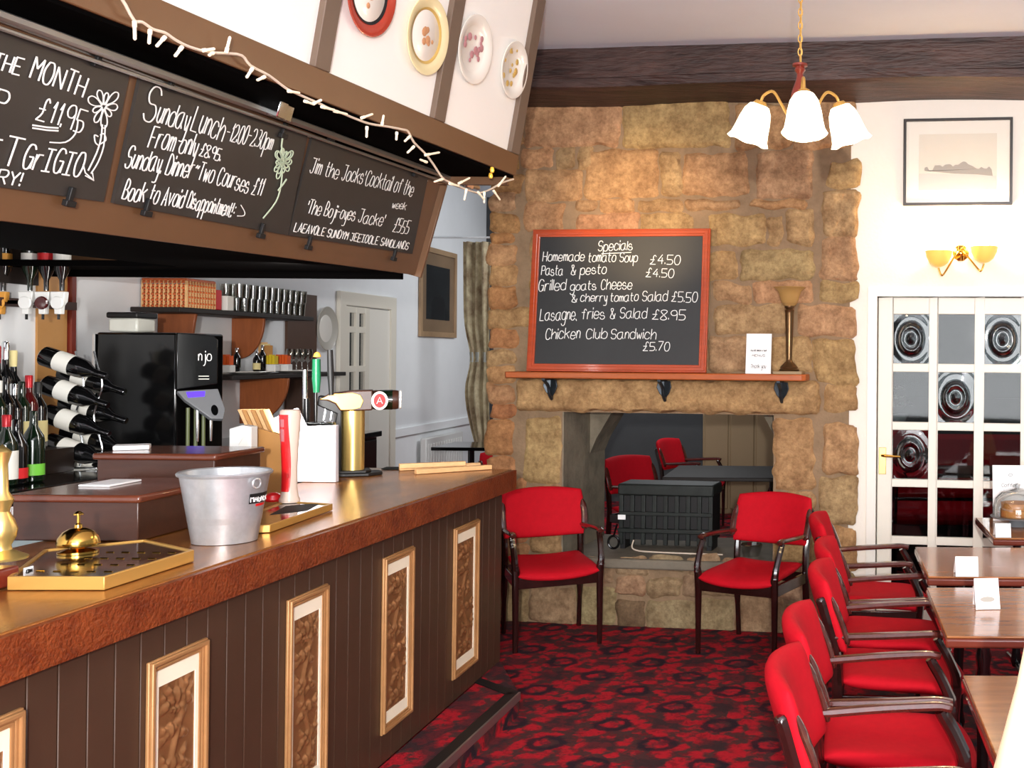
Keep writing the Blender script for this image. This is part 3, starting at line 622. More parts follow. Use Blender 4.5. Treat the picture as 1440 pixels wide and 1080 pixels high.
blackboard([(440, 191), (602, 250), (580, 357), (406, 331)], 'right blackboard over the bar at the far end of the pelmet', [
    ("Jim the", 435, 242, 474, 252, 22, 0.0028), ("Jocks'", 480, 252, 510, 259, 22, 0.0028), ("Cocktail of the", 513, 260, 579, 276, 22, 0.0028), ('week', 551, 292, 570, 295, 11, 0.0024), ("'The Boji-oyes", 430, 300, 498, 310, 19, 0.003), ("Jacke'", 503, 312, 538, 318, 18, 0.003), ('£555', 552, 325, 573, 329, 20, 0.003),
    ('LAEAVOLE SUNDYM', 413, 325, 488, 337, 12, 0.003), ('JEEIOOLE SANDLANDS', 492, 338, 573, 351, 11, 0.003)],
    None, [(465, 188), (583, 240), (433, 341), (553, 358)])
# ------------------------------------------------------------------ plates on the canopy panels
def plate(u, v, R, label, rim, mid, well, motif):
    c = CP.px(u, v); t = thing('wall_plate', label, 'plate', CP.p(c[0], c[1] - R, -0.012))
    fr = Fr(CP.p(c[0], c[1], -0.012), CP.x, CP.y); M = Matrix((fr.x, fr.y, fr.n)).transposed()
    MB().lathe([(R * 0.55, 0.0), (R * 0.6, 0.004), (R, 0.022), (R, 0.025), (R * 0.97, 0.026), (R * 0.68, 0.012), (R * 0.64, 0.008), (0, 0.007)], 48, fr.o, M).build('rim', rim, t)
    if well: MB().lathe([(R * 0.66, 0.0105), (R * 0.64, 0.0125), (0, 0.0105)], 48, fr.o, M).build('well', well, t)
    if mid: MB().lathe([(R * 0.70, 0.0150), (R * 0.72, 0.0165), (R * 0.66, 0.0135), (R * 0.65, 0.0115)], 48, fr.o, M, cap=False).build('ring', mid, t)
    m = MB(); rr = random.Random(int(u))
    for i in range(motif[1]):
        w = rr.uniform(0, 2 * PI); d = R * motif[2] * rr.uniform(0.2, 1); s = R * rr.uniform(0.06, 0.13); z = 0.0125 if d < R * 0.62 else 0.0125 + (d / R - 0.66) * 0.04
        m.lathe([(s, z), (s * 0.8, z + 0.0015), (0, z + 0.002)], 8, fr.p(d * math.cos(w), d * math.sin(w), 0), M)
    m.build('motif', motif[0], t)
    return t
plate(520, -8, 0.15, 'red-rimmed plate on the white canopy panel', 'ceramic_red', 'black_matt', 'ceramic_white', ('plate_rose', 7, 0.3))
plate(599, 50, 0.155, 'pale yellow plate on the white canopy panel right of the red one', 'ceramic_cream', 'plate_gold', 'ceramic_white', ('plate_rose', 9, 0.35))
plate(666, 69, 0.150, 'white plate painted with a pink flower on the canopy end panel', 'ceramic_white', None, None, ('plate_pink', 14, 0.6))
plate(721, 98, 0.135, 'white and gold patterned plate nearest the canopy end', 'ceramic_white', None, None, ('plate_gold', 16, 0.75))
# ------------------------------------------------------------------ string of little lights
FRL = CP.off(0.03)
path = [(150, -12), (170, -3), (188, 28), (200, 31), (215, 41), (232, 46), (245, 55), (262, 64), (280, 70), (300, 74), (318, 75), (340, 78), (352, 92), (378, 106), (402, 124), (425, 135), (448, 145), (462, 152), (478, 158), (500, 167), (520, 174), (545, 178), (566, 182), (574, 185), (582, 200), (598, 216), (610, 232), (622, 250), (632, 256), (645, 262), (660, 268), (675, 271), (690, 266), (706, 257), (722, 252)]
pts3 = [(lambda c: CP.p(c[0], c[1], 0.035))(CP.px(u, v, 0.035)) for u, v in path]
t = thing('fairy_lights', 'string of small white lights draped along the canopy edge', 'string lights', pts3[14])
MB().tube(smooth_line([tuple(p) for p in pts3], 3), 0.0045, 6).build('cable', 'cable_white', t)
rb = random.Random(4)
bulbs = [(189, 30, -4, 24), (211, 42, -6, 18), (232, 52, -16, 12), (256, 66, -14, 12), (318, 74, 1, -22), (355, 96, -12, 12), (372, 108, -14, 4), (405, 128, 12, 2), (428, 142, 10, 4), (452, 150, 14, 4), (470, 156, 14, 4), (508, 166, 12, -6), (516, 178, -4, 14), (537, 176, -1, -14), (558, 186, -4, 10), (576, 192, -10, 6), (582, 206, -12, 8), (598, 218, 16, -4), (600, 228, -12, -4), (622, 252, -14, 3), (632, 258, 10, 3), (656, 266, -6, 14), (672, 270, 6, 10), (681, 270, -3, 14), (694, 268, 6, 12), (700, 262, 8, -14), (300, 74, -10, 3), (285, 71, 12, -3), (440, 146, 8, -6), (645, 258, 12, -8)]
for (u, v, du, dv) in bulbs:
    f = CP.off(0.042); p = f.px(u, v); q_ = f.px(u + du, v + dv); A = f.p(*p); B = f.p(*q_, 0.01)
    MB().tube([A, A + (B - A) * 0.3, A + (B - A) * 0.35, B, B + (B - A) * 0.08], [0.006, 0.006, 0.0045, 0.0045, 0.0015], 7).build('bulb', 'bulb_white', t)
# ------------------------------------------------------------------ armchairs (front looks along -y)
def make_chair(name, label, cat='armchair', group=None):
    t = thing(name, label, cat, (0, 0, 0), 0, group)
    X = 0.235
    for s in (-1, 1):
        MB().tube([(s * X, -0.215, 0), (s * X, -0.217, 0.36), (s * X, -0.222, 0.445), (s * (X + 0.004), -0.222, 0.475)], [0.0145, 0.021, 0.0235, 0.021], 8, 0.85).build('front_leg', 'mahogany', t, local=True)
        MB().tube(smooth_line([(s * (X + 0.004), -0.222, 0.455), (s * (X + 0.006), -0.217, 0.50), (s * (X + 0.009), -0.185, 0.57), (s * (X + 0.010), -0.158, 0.615), (s * (X + 0.010), -0.150, 0.632)], 4),
                  [0.021] + [0.020] * 4 + [0.018] * 6 + [0.0175] * 6, 8, 1.0).build('arm_support', 'mahogany_reddish' if s > 2 else 'mahogany', t, local=True)
        MB().tube(smooth_line([(s * (X + 0.010), -0.185, 0.640), (s * (X + 0.010), -0.168, 0.644), (s * (X + 0.010), -0.13, 0.647), (s * (X + 0.008), 0.02, 0.638), (s * (X - 0.006), 0.17, 0.628), (s * (X - 0.014), 0.235, 0.624)], 4),
                  [0.012] + [0.019] * 7 + [0.020] * 9 + [0.017] * 4, 8, 0.72).build('arm', 'mahogany_reddish', t, local=True)
        MB().tube(smooth_line([(s * (X - 0.012), 0.245, 0), (s * (X - 0.012), 0.222, 0.25), (s * (X - 0.012), 0.212, 0.42), (s * (X - 0.012), 0.225, 0.58), (s * (X - 0.010), 0.262, 0.72), (s * (X - 0.010), 0.280, 0.77)], 4),
                  [0.015] * 4 + [0.020] * 8 + [0.019] * 8 + [0.013], 8, 1.1).build('rear_leg', 'mahogany', t, local=True)
    def rail(x0, y0, x1, y1, z0=0.352, z1=0.412):
        d = V((x1 - x0, y1 - y0, 0)); f = Fr((x0, y0, 0), d, (0, 0, 1)); m = MB(); m.box(f, 0, d.length, z0, z1, -0.010, 0.010)
        return m.build('seat_rail', 'mahogany', t, bevel=0.003, local=True)
    rail(-X, -0.219, X, -0.219); rail(X - 0.002, -0.219, X - 0.012, 0.21); rail(-X + 0.002, -0.219, -X + 0.012, 0.21); rail(-X + 0.01, 0.21, X - 0.01, 0.21)
    def seat(u, v):
        x = (2 * u - 1); y = -0.235 + 0.435 * v; w = 0.232 - 0.022 * v
        y -= 0.045 * (1 - x * x) * (1 - v) ** 2
        z = 0.443 + 0.016 * x * x - 0.034 * (1 - v) ** 4 - 0.012 * math.sin(PI * v)
        return (x * w, y, z)
    MB().pad(seat, lambda u, v: (0, 0, 1), 0.062, 18, 16, 8).build('seat', 'red_cloth', t, local=True, ang=70)
    def bk(u, v):
        x = (2 * u - 1); z = 0.570 + 0.262 * v + 0.018 * (1 - x * x) * v + 0.012 * (1 - x * x) * (1 - v) * -1
        w = 0.245 - 0.012 * abs(2 * v - 1) ** 3
        y = 0.205 + 0.30 * (z - 0.58) + 0.055 * (1 - x * x) - 0.02
        return (x * w, y, z)
    MB().pad(bk, lambda u, v: (0.25 * (1 - 2 * u), -1, 0.28), 0.055, 20, 14, 8).build('backrest', 'red_cloth', t, local=True, ang=70)
    for s in (-1, 1):
        MB().tube(smooth_line([(s * 0.236, 0.175, 0.60), (s * 0.240, 0.192, 0.66), (s * 0.240, 0.215, 0.72), (s * 0.232, 0.238, 0.775)], 4), [0.012] + [0.020] * 9 + [0.017, 0.012, 0.006], 8, 0.55).build('back_trim', 'mahogany_reddish', t, local=True)
    return t
ch0 = make_chair('armchair', 'red armchair standing left of the fireplace, beside the end of the bar', group='red armchairs')
ch0.location = (-1.625, 6.20, 0); ch0.rotation_euler = (0, 0, 0.46)
dup(ch0, (-0.43, 6.03, 0), -0.40, 'red armchair standing right of the fireplace, angled toward the bar', 'red armchairs')
ROW = [((0.165, 2.85), 'nearest red armchair of the row along the tables'), ((0.185, 3.385), 'second red armchair from the viewer in the row along the tables'),
       ((0.25, 4.14), 'third red armchair from the viewer, middle of the row along the tables'), ((0.265, 4.675), 'fourth red armchair from the viewer in the row along the tables'),
       ((0.225, 5.45), 'farthest red armchair of the row, beside the stone chimney')]
for (x, y), lab in ROW: dup(ch0, (x, y, 0), PI / 2 - 0.03, lab, 'red armchairs')
for (x, y), rz, lab in (((-1.42, 8.35), 0.9, 'red armchair in the back room seen at the left of the fireplace opening'), ((-0.26, 9.05), -PI / 2 - 0.2, 'red armchair in the back room seen at the right of the fireplace opening'), ((-1.32, 10.2), PI / 2 - .3, 'distant red armchair seen through the middle of the fireplace')):
    dup(ch0, (x, y, 0), rz, lab, 'red armchairs of the back room')
# ------------------------------------------------------------------ tables
def table(x0, y0, x1, y1, label, leg=True, z=0.74):
    t = thing('pub_table', label, 'table', ((x0 + x1) / 2, (y0 + y1) / 2, 0))
    m = MB(); m.bx(x0, x1, y0, y1, z - 0.008, z); m.build('tabletop', 'table_oak', t, bevel=0.003)
    m = MB(); m.bx(x0 - 0.004, x1 + 0.004, y0 - 0.004, y1 + 0.004, z - 0.040, z - 0.0085); m.build('top_edge', 'table_edge', t, bevel=0.008)
    for xx in (x0 + 0.16, x1 - 0.16):
        yc = (y0 + y1) / 2 - 0.1
        MB().lathe([(0.02, 0.02), (0.03, 0.05), (0.022, 0.10), (0.02, 0.3), (0.026, 0.42), (0.034, 0.50), (0.024, 0.56), (0.03, 0.60), (0.022, 0.64), (0.028, 0.70)], 14, (xx, yc, 0)).build('pedestal', 'black_gloss', t)
        m = MB(); m.tube([(xx, yc - 0.26, 0.012), (xx, yc - 0.1, 0.03), (xx, yc, 0.05), (xx, yc + 0.1, 0.03), (xx, yc + 0.26, 0.012)], 0.013, 8); m.build('foot', 'black_gloss', t)
    return t
T1 = table(0.41, 4.46, 1.15, 5.15, 'pub table with a small white card, in front of the glazed door')
T2 = table(0.385, 3.51, 1.15, 4.25, 'shiny pub table with a white folded card near the middle chairs')
T3 = table(0.385, 2.30, 1.15, 3.08, 'nearest pub table, carrying the cream lampshade')
T0 = table(0.83, 5.42, 1.55, 6.10, 'small dark pub table under the cake dome by the glazed door')
def card(u0, v0, u1, v1, z, label, rz=0.0, lines=0):
    B = atz((u0 + u1) / 2, v1, z + 0.002); w = abs(u1 - u0) * B.y / F; h = (v1 - v0) * B.y / F
    t = thing('table_card', label, 'card', B, rz); f = Fr(B, (math.cos(rz), math.sin(rz), 0), (-math.sin(rz) * 0.3, math.cos(rz) * 0.3, 1)); g = Fr(B + f.n * -0.09, f.x, V((0, 0, 1)) + f.n * 0.3)
    m = MB(); m.box(f, -w / 2, w / 2, 0, h, -0.001, 0.001); m.build('front_leaf', 'white_paper', t)
    m = MB(); q_ = f.p(-w / 2, h, 0); q2 = f.p(w / 2, h, 0); b = V((0, 0.085, 0)); r1, r2 = f.p(-w / 2, 0, 0) + b, f.p(w / 2, 0, 0) + b
    m.hexa([q_, q2, r2, r1, q_ + V((0, .002, 0)), q2 + V((0, .002, 0)), r2 + V((0, .002, 0)), r1 + V((0, .002, 0))]); m.build('back_leaf', 'white_paper', t)
    if lines:
        m = MB()
        write(m, f, 'menu', 0, 0, 0, 0, 0, 0.0007, raw=((-w * .3, h * .58), (w * .3, h * .58), h * .14), h=0.0015); m.build('print', 'picture_ink', t)
        m = MB(); m.prism(f, [(w * .30 * math.cos(k) , h * .32 + h * .09 * math.sin(k)) for k in [i * PI / 8 for i in range(16)]], 0.0012, 0.0018); m.build('printed_oval', 'picture_ink', t)
card(1344, 783, 1376, 811, 0.74, 'white folded card on the table in front of the glazed door')
card(1372, 814, 1407, 857, 0.74, 'white folded card with a printed oval on the shiny middle table', 0.12, 1)
card(1400, 736, 1422, 756, 0.74, 'small white folded card on the table with the cake dome')
# cake dome, notice
B = atz(1430, 739, 0.7415); 
t = thing('cake_dome', 'clear glass cake dome over a brown cake on the far table', 'cake stand', B)
MB().lathe([(0.07, 0.0), (0.05, 0.012), (0.035, 0.03), (0.14, 0.045), (0.145, 0.052), (0.0, 0.053)], 32, B).build('stand', 'plastic_grey', t)
MB().lathe([(0.132, 0.055), (0.132, 0.09), (0.12, 0.145), (0.085, 0.185), (0.03, 0.203), (0.012, 0.206), (0.018, 0.225), (0.0, 0.232)], 32, B).build('glass_cover', 'glass_thin', t)
m = MB(); m.lathe([(0.088, 0.054), (0.09, 0.088)], 28, B); m.lathe([(0.084, 0.09), (0.088, 0.125), (0, 0.127)], 28, B)
tag(m.build('cake', 'cake'), 'brown layered sponge cake inside the glass dome', 'cake')
B = V((1.06, 5.98, 0.7415)); f = Fr(B, (1, 0, 0), (0, 0.12, 1)); t = thing('paper_notice', 'white handwritten paper notice standing behind the cake dome', 'notice', B)
m = MB(); m.box(f, -0.15, 0.19, 0, 0.31, -0.001, 0.001); m.build('sheet', 'white_paper', t)
for tx, x, y, L_ in (('o', -.06, .25, .02), ('a', .03, .27, .02), ('Coffee', -.10, .19, .09), ('& cake', -.09, .155, .07), ('Try!', -.11, .09, .05)):
    m = MB(); write(m, f, tx, 0, 0, 0, 0, 0, 0.0012, raw=((x, y), (x + L_, y), 0.018), h=0.002); m.build('handwriting', 'black_matt', t)
# lamp on the nearest table
B = V((0.50, 2.36, 0.74)); t = thing('table_lamp', 'cream fabric lampshade of the lamp on the nearest table', 'lamp', B)
ztop = 1.66 - (888 - 501) / F * B.y
MB().lathe([(0.13, ztop - 0.335), (0.134, ztop - 0.31), (0.118, ztop - 0.25), (0.085, ztop - 0.12), (0.066, ztop - 0.02), (0.064, ztop), (0.062, ztop), (0.083, ztop - 0.12), (0.116, ztop - 0.25), (0.128, ztop - 0.335)], 40, (B.x, B.y, 0)).build('lamp_shade', 'shade_cream', t)
MB().lathe([(0.07, 0), (0.07, 0.012), (0.025, 0.03), (0.012, 0.05), (0.012, max(0.06, ztop - 0.74 - 0.1)), (0.0, max(0.07, ztop - 0.74 - 0.09))], 20, B).build('lamp_base', 'brass', t)
# ------------------------------------------------------------------ glazed door on the right
dr = struct(thing('door_1', 'white glazed door', 'door', PLAS.p(dL, 0)))
for k in ('label', 'category'): del dr[k]
m = MB(); w_ = 0.055
m.ring(PLAS, [(dL - w_, 0), (dL - w_, dT + w_), (dR + w_, dT + w_), (dR + w_, 0)], [(dL, 0), (dL, dT), (dR, dT), (dR, 0)], -0.06, 0.022)
struct(m.build('architrave', 'white_gloss', dr, bevel=0.004))
DF = PLAS.off(-0.03)
cols = [(1255, 1306), (1318, 1370), (1383, 1436)]; rows = [(442, 511.5), (523.5, 594), (605.5, 675), (686, 755.5), (767, 837)]
ca = [(DF.px(a, 560)[0], DF.px(b, 560)[0]) for a, b in cols]; rb_ = [(DF.px(1320, b)[1], DF.px(1320, a)[1]) for a, b in rows]
xs = [dL + 0.004] + [v for p in ca for v in p] + [dR - 0.004]; ys = [0.01] + [v for p in rb_[::-1] for v in p] + [dT - 0.004]
m = MB()
for i in range(0, len(xs), 2): m.box(DF, xs[i], xs[i + 1], ys[0], ys[-1], -0.04, 0.0)
for j in range(0, len(ys), 2):
    for i in range(1, len(xs) - 1, 2): m.box(DF, xs[i], xs[i + 1], ys[j], ys[j + 1], -0.04, 0.0)
struct(m.build('door_leaf', 'door_cream', dr, bevel=0.004))
bulls = {(0, 0), (0, 2), (1, 1), (2, 0)}; gm = MB()
for j, (y0, y1) in enumerate(rb_):
    for i, (x0, x1) in enumerate(ca):
        if (j, i) in bulls: continue
        gm.box(DF, x0, x1, y0, y1, -0.022, -0.018)
struct(gm.build('flat_pane', 'glass_pane', dr, smooth=False))
for (j, i) in sorted(bulls):
    x0, x1 = ca[i]; y0, y1 = rb_[j]; cx, cy = (x0 + x1) / 2, (y0 + y1) / 2
    def bz(x, y):
        r = math.hypot((x - cx) * 1.0, (y - cy) * 0.8)
        return 0.016 * math.exp(-(r / 0.028) ** 2) + 0.010 * math.exp(-((r - 0.062) / 0.014) ** 2) + 0.004 * math.cos(r * 120) * math.exp(-r * 12) + 0.03 * math.exp(-(r / 0.075) ** 4) * 0.4
    m = MB(); m.grid(lambda u, v: DF.p(x0 + u * (x1 - x0), y0 + v * (y1 - y0), -0.018 + bz(x0 + u * (x1 - x0), y0 + v * (y1 - y0))), 40, 52)
    m.grid(lambda u, v: DF.p(x0 + u * (x1 - x0), y0 + v * (y1 - y0), -0.030), 1, 1, True)
    struct(m.build('bullseye_pane', 'glass_bull', dr, ang=80))
c = DF.px(1241, 648); m = MB(); m.box(DF, c[0] - 0.022, c[0] + 0.022, c[1] - 0.08, c[1] + 0.08, 0, 0.006)
hp = struct(m.build('handle_plate', 'brass_satin', dr, bevel=0.003))
m = MB(); m.tube([DF.p(c[0], c[1] + 0.035, 0.004), DF.p(c[0], c[1] + 0.035, 0.04), DF.p(c[0] + 0.015, c[1] + 0.035, 0.052), DF.p(c[0] + 0.11, c[1] + 0.03, 0.05)], [0.008, 0.008, 0.009, 0.006], 8); struct(m.build('lever', 'brass', hp))
# ------------------------------------------------------------------ picture and wall light above the door
ca_ = [PLAS.px(1273, 167), PLAS.px(1426, 168), PLAS.px(1421, 289), PLAS.px(1269, 288)]; cx = sum(p[0] for p in ca_) / 4; cy = sum(p[1] for p in ca_) / 4
hw = (ca_[1][0] - ca_[0][0]) / 2; hh = (ca_[0][1] - ca_[3][1]) / 2
PF = Fr(PLAS.p(cx, cy), PLAS.x, V((0, 0, 1)) + PLAS.n * 0.02)
def framed(fr, hw, hh, fw, label, fm, mm, im, mount, glass=True, name='framed_picture'):
    t = thing(name, label, 'picture', fr.p(0, -hh, 0.012))
    R = lambda a, b: [(-a, -b), (a, -b), (a, b), (-a, b)]
    m = MB(); m.ring(fr, R(hw, hh), R(hw - fw, hh - fw), 0.002, 0.026); m.build('frame', fm, t, bevel=0.002)
    m = MB(); m.prism(fr, R(hw - fw, hh - fw), 0.004, 0.010); m.build('mount', mm, t)
    w2, h2 = hw - fw - mount, hh - fw - mount
    m = MB(); m.prism(fr, R(w2, h2), 0.010, 0.0115); m.build('print', im, t)
    if glass: m = MB(); m.prism(fr, R(hw - fw, hh - fw), 0.018, 0.019); m.build('glazing', 'picture_glass', t)
    return t, w2, h2
t, w2, h2 = framed(PF, hw, hh, 0.016, 'black-framed pale seascape print hung above the glazed door', 'picture_frame_black', 'picture_mount', 'picture_sky', 0.075)
m = MB(); m.prism(PF, [(-w2, -h2), (w2, -h2), (w2, -h2 * 0.52), (w2 * 0.3, -h2 * 0.46), (-w2, -h2 * 0.40)], 0.0116, 0.0122); m.build('drawn_sea', 'picture_sea', t)
rr = random.Random(2)
m = MB(); top = [(-w2 * 0.85 + w2 * 1.72 * i / 26, -h2 * (0.12 + 0.2 * abs(i / 13 - 1) ** 2) + rr.uniform(-0.012, 0.022)) for i in range(27)]
m.prism(PF, [(-w2 * .86, -h2 * .30), (-w2 * .1, -h2 * .42), (w2 * .5, -h2 * .46), (w2 * .9, -h2 * .52)] + top[::-1], 0.0123, 0.0128); m.build('drawn_town', 'picture_ink', t)
B = PLAS.p(*PLAS.px(1351, 356)); t = thing('wall_light', 'twin brass wall light with amber glass bowls above the glazed door', 'wall light', B)
M = Matrix((PLAS.x, V((0, 0, 1)), PLAS.n)).transposed()
MB().lathe([(0.0, 0.0), (0.05, 0.0), (0.048, 0.008), (0.03, 0.014), (0.026, 0.024), (0.012, 0.03), (0, 0.032)], 10, B, M).build('rosette', 'brass', t)
m = MB()
for k in range(6): m.tube([B + PLAS.x * 0.045 * math.cos(k) + V((0, 0, .045 * math.sin(k))) + PLAS.n * .012, B + PLAS.x * 0.02 * math.cos(k + .6) + V((0, 0, .02 * math.sin(k + .6))) + PLAS.n * .03], 0.006, 6)
m.build('scrollwork', 'brass', t)
for u, v in ((1320, 356), (1384, 350)):
    c = PLAS.px(u, v, 0.11); Pb = PLAS.p(c[0], c[1], 0.11); s = 1 if u > 1351 else -1
    m = MB(); m.tube(smooth_line([B + PLAS.n * 0.02, B + PLAS.n * 0.05 + PLAS.x * s * 0.02, Pb + V((0, 0, -0.115)) - PLAS.x * s * 0.035, Pb + V((0, 0, -0.125)) - PLAS.x * s * 0.015, Pb + V((0, 0, -0.085))], 5), 0.0055, 8); m.build('curved_arm', 'brass', t)
    MB().lathe([(0.012, -0.08), (0.03, -0.074), (0.055, -0.055), (0.074, -0.02), (0.080, 0.012), (0.078, 0.012), (0.07, -0.02), (0.05, -0.05), (0.012, -0.068)], 28, Pb).build('glass_bowl', 'lamp_amber', t)
    MB().lathe([(0.012, -0.06), (0.014, -0.01), (0.026, 0.03), (0.022, 0.06), (0.0, 0.078)], 14, Pb).build('bulb', 'bulb_hot', t)
    lamp('wall_light_glow', 'POINT', Pb + V((0, 0, 0.09)) + PLAS.n * 0.0, 6.0, WARM, 0.03)
# ------------------------------------------------------------------ mantel shelf and what stands on it
s0 = WALL.px(729, 521)[0]; s1 = WALL.px(1139, 528)[0]; zs = 1.55
off = 0.055
t = thing('mantel_shelf', 'orange-brown wooden mantel shelf over the fireplace', 'shelf', WALL.p(s0, zs, 0.05))
zs = WALL.px(760, 523, 0.2)[1]; zs_b = WALL.px(760, 532, 0.2)[1]
m = MB(); m.prism(Fr(WALL.p(0, zs_b), WALL.x, -WALL.n), [(s0 + .008, -0.20), (s1 - 0.02, -0.20), (s1, -0.18), (s1, -0.012), (s0 - 0.005, -0.012), (s0 - 0.005, -0.185)], 0, zs - zs_b); m.build('board', 'shelf_orange', t, bevel=0.006)
for u, v in ((770, 545), (931, 548), (1097, 549)):
    a = WALL.px(u, v, 0.1)[0]; b = MB()
    b.box(WALL, a - 0.008, a + 0.008, zs_b - 0.125, zs_b, 0.028, 0.04)
    b.tube(smooth_line([WALL.p(a, zs_b - 0.13, 0.035), WALL.p(a, zs_b - 0.10, 0.07), WALL.p(a, zs_b - 0.05, 0.09), WALL.p(a, zs_b - 0.012, 0.16)], 4), 0.010, 6)
    b.box(WALL, a - 0.010, a + 0.010, zs_b - 0.012, zs_b - 0.001, 0.028, 0.17)
    br = b.build('bracket', 'iron', t)
    for s in (-1, 1):
        l = MB(); l.prism(Fr(WALL.p(a, zs_b, 0.038), V(WALL.x) + WALL.n * 0.4 * s, (0, 0, 1)), [(s * .004, -.01), (s * .042, -.012), (s * .05, -.05), (s * .034, -.085), (s * .01, -.115), (s * .004, -.12)], 0, 0.008); l.build('leaf_plate', 'iron', br, bevel=0.002)
# specials board, leaning back on the wall
h0 = 0.115
BB = Fr(WALL.p(0, zs, h0), WALL.x, V((0, 0, 1)) - WALL.n * 0.10)
bx0, by0 = BB.px(742, 522); bx1, _ = BB.px(994, 521); by1 = BB.px(870, 323)[1]; by0 = 0.001
t = thing('specials_board', 'large specials blackboard in an orange wooden frame on the mantel shelf', 'blackboard', BB.p((bx0 + bx1) / 2, 0.0))
def R4(i): return [(bx0 + i, by0 + i), (bx1 - i, by0 + i), (bx1 - i, by1 - i), (bx0 + i, by1 - i)]
m = MB(); m.ring(BB, R4(0), R4(0.046), 0, 0.022); m.ring(BB, R4(0.010), R4(0.032), 0.021, 0.029); m.build('frame', 'frame_orange', t, bevel=0.003)
m = MB(); m.prism(BB, R4(0.04), 0.004, 0.012); m.build('slate', 'board_slate', t, smooth=False)
f2 = BB.off(0.012)
for ln in [('Specials', 841, 353, 889, 351, 13), ('Homemade', 763, 367, 821, 367, 13), ('tomato Soup', 827, 368, 896, 368, 13), ('£4.50', 914, 371, 956, 372, 13), ('Pasta', 761, 387, 791, 387, 13), ('& pesto', 803, 386, 852, 385, 13), ('£4.50', 908, 389, 947, 390, 12), ('Grilled', 757, 409, 795, 408, 15), ('goats', 802, 408, 838, 407, 12), ('Cheese', 845, 407, 888, 407, 14),
           ('&', 804, 425, 811, 425, 10), ('cherry', 816, 424, 853, 424, 12), ('tomato', 858, 424, 897, 423, 12), ('Salad', 903, 423, 938, 423, 14), ('£5.50', 944, 424, 980, 425, 14), ('Lasagne,', 759, 451, 811, 449, 16), ('fries', 817, 449, 850, 448, 15), ('& Salad', 858, 448, 909, 447, 14), ('£8.95', 917, 449, 963, 450, 14),
           ('Chicken', 767, 477, 815, 476, 15), ('Club', 824, 476, 853, 476, 14), ('Sandwich', 859, 476, 922, 477, 14), ('£5.70', 904, 493, 941, 493, 12)]:
    m = MB(); write(m, f2, *ln, r=0.0035, h=0.003); m.build('chalk_writing', 'chalk', t)
m = MB(); a_, b_ = f2.px(846, 357), f2.px(888, 355); m.tube([f2.p(*a_, .003), f2.p(*b_, .003)], 0.003, 4, .5, f2.n); m.build('chalk_underline', 'chalk', t)
# white notice card
c = WALL.px(1066, 524, 0.12); B = WALL.p(c[0], zs, 0.12); f = Fr(B, V(WALL.x), V((0, 0, 1)) - WALL.n * 0.12)
w_ = 36 * B.y / F; h_ = 57 * B.y / F; t = thing('notice_card', 'white printed notice card standing on the mantel shelf', 'card', B)
m = MB(); m.box(f, -w_ / 2, w_ / 2, 0.001, h_, -0.002, 0.002); m.build('sheet', 'white_paper', t)
for tx, y, L_, hh_ in (('PLEASE ORDER AT BAR', .56, .62, .035), ('MENUS', .43, .5, .05), ('Thank you', .14, .6, .10)):
    m = MB(); write(m, f, tx, 0, 0, 0, 0, 0, 0.0013, raw=((-w_ * L_ / 2, h_ * y), (w_ * L_ / 2, h_ * y), h_ * hh_), h=0.003); m.build('print', 'black_matt', t)
# torch lamp
c = WALL.px(1110, 516, 0.10); B = WALL.p(c[0], zs, 0.11); k = B.y / F
t = thing('torchiere_lamp', 'bronze uplighter lamp with amber glass shade on the mantel shelf', 'lamp', B)
m = MB(); m.box(Fr(B, WALL.x, -WALL.n), -0.085, 0.085, -0.07, 0.07, 0, 0.018); m.build('plinth', 'board_beige', t, bevel=0.003)
MB().lathe([(0.058, 0.018), (0.062, 0.026), (0.05, 0.034), (0.052, 0.042), (0.034, 0.062), (0.020, 0.075), (0.017, 0.09), (0.026, 0.36), (0.027, 0.365), (0.03, 0.375), (0.024, 0.382), (0.030, 0.392), (0.030, 0.402), (0.045, 0.415), (0.0, 0.416)], 24, B).build('stem', 'bronze', t)
MB().lathe([(0.03, 0.40), (0.043, 0.412), (0.053, 0.435), (0.060, 0.462), (0.069, 0.485), (0.088, 0.503), (0.096, 0.508), (0.093, 0.511), (0.066, 0.490), (0.055, 0.462), (0.048, 0.435), (0.03, 0.415)], 32, B).build('glass_shade', 'lamp_glass_dim', t)
# ------------------------------------------------------------------ hanging lamp
PX, PY = -0.135, 4.2; zh = aty(1122, 88, PY).z
t = thing('pendant_lamp', 'hanging lamp with three white tulip glass shades before the stone wall', 'ceiling light', (PX, PY, zh - 0.2), 0)
m = MB(); zc = 3.405; n = int((zc - zh) / 0.026)
for i in range(n):
    z = zh + 0.026 * i; e = V((1, 0, 0)) if i % 2 else V((0, 1, 0))
    m.tube([V((PX, PY, z + 0.016)) + (e * math.cos(w) * 0.008 + V((0, 0, 1)) * math.sin(w) * 0.0165) for w in [k * PI / 5 for k in range(11)]], 0.0026, 5, cap=False)
m.tube([(PX + 0.004, PY, zh), (PX + 0.004, PY, zc)], 0.002, 5); m.build('chain', 'brass_pale', t)
MB().lathe([(0.0, 0.0), (0.014, -0.002), (0.03, -0.006), (0.03, -0.014), (0.018, -0.018), (0.022, -0.03), (0.012, -0.045), (0.016, -0.07), (0.034, -0.12), (0.036, -0.14), (0.022, -0.165), (0.03, -0.18), (0.018, -0.20), (0.0, -0.21)], 20, (PX, PY, zh)).build('turned_body', 'wood_red', t)
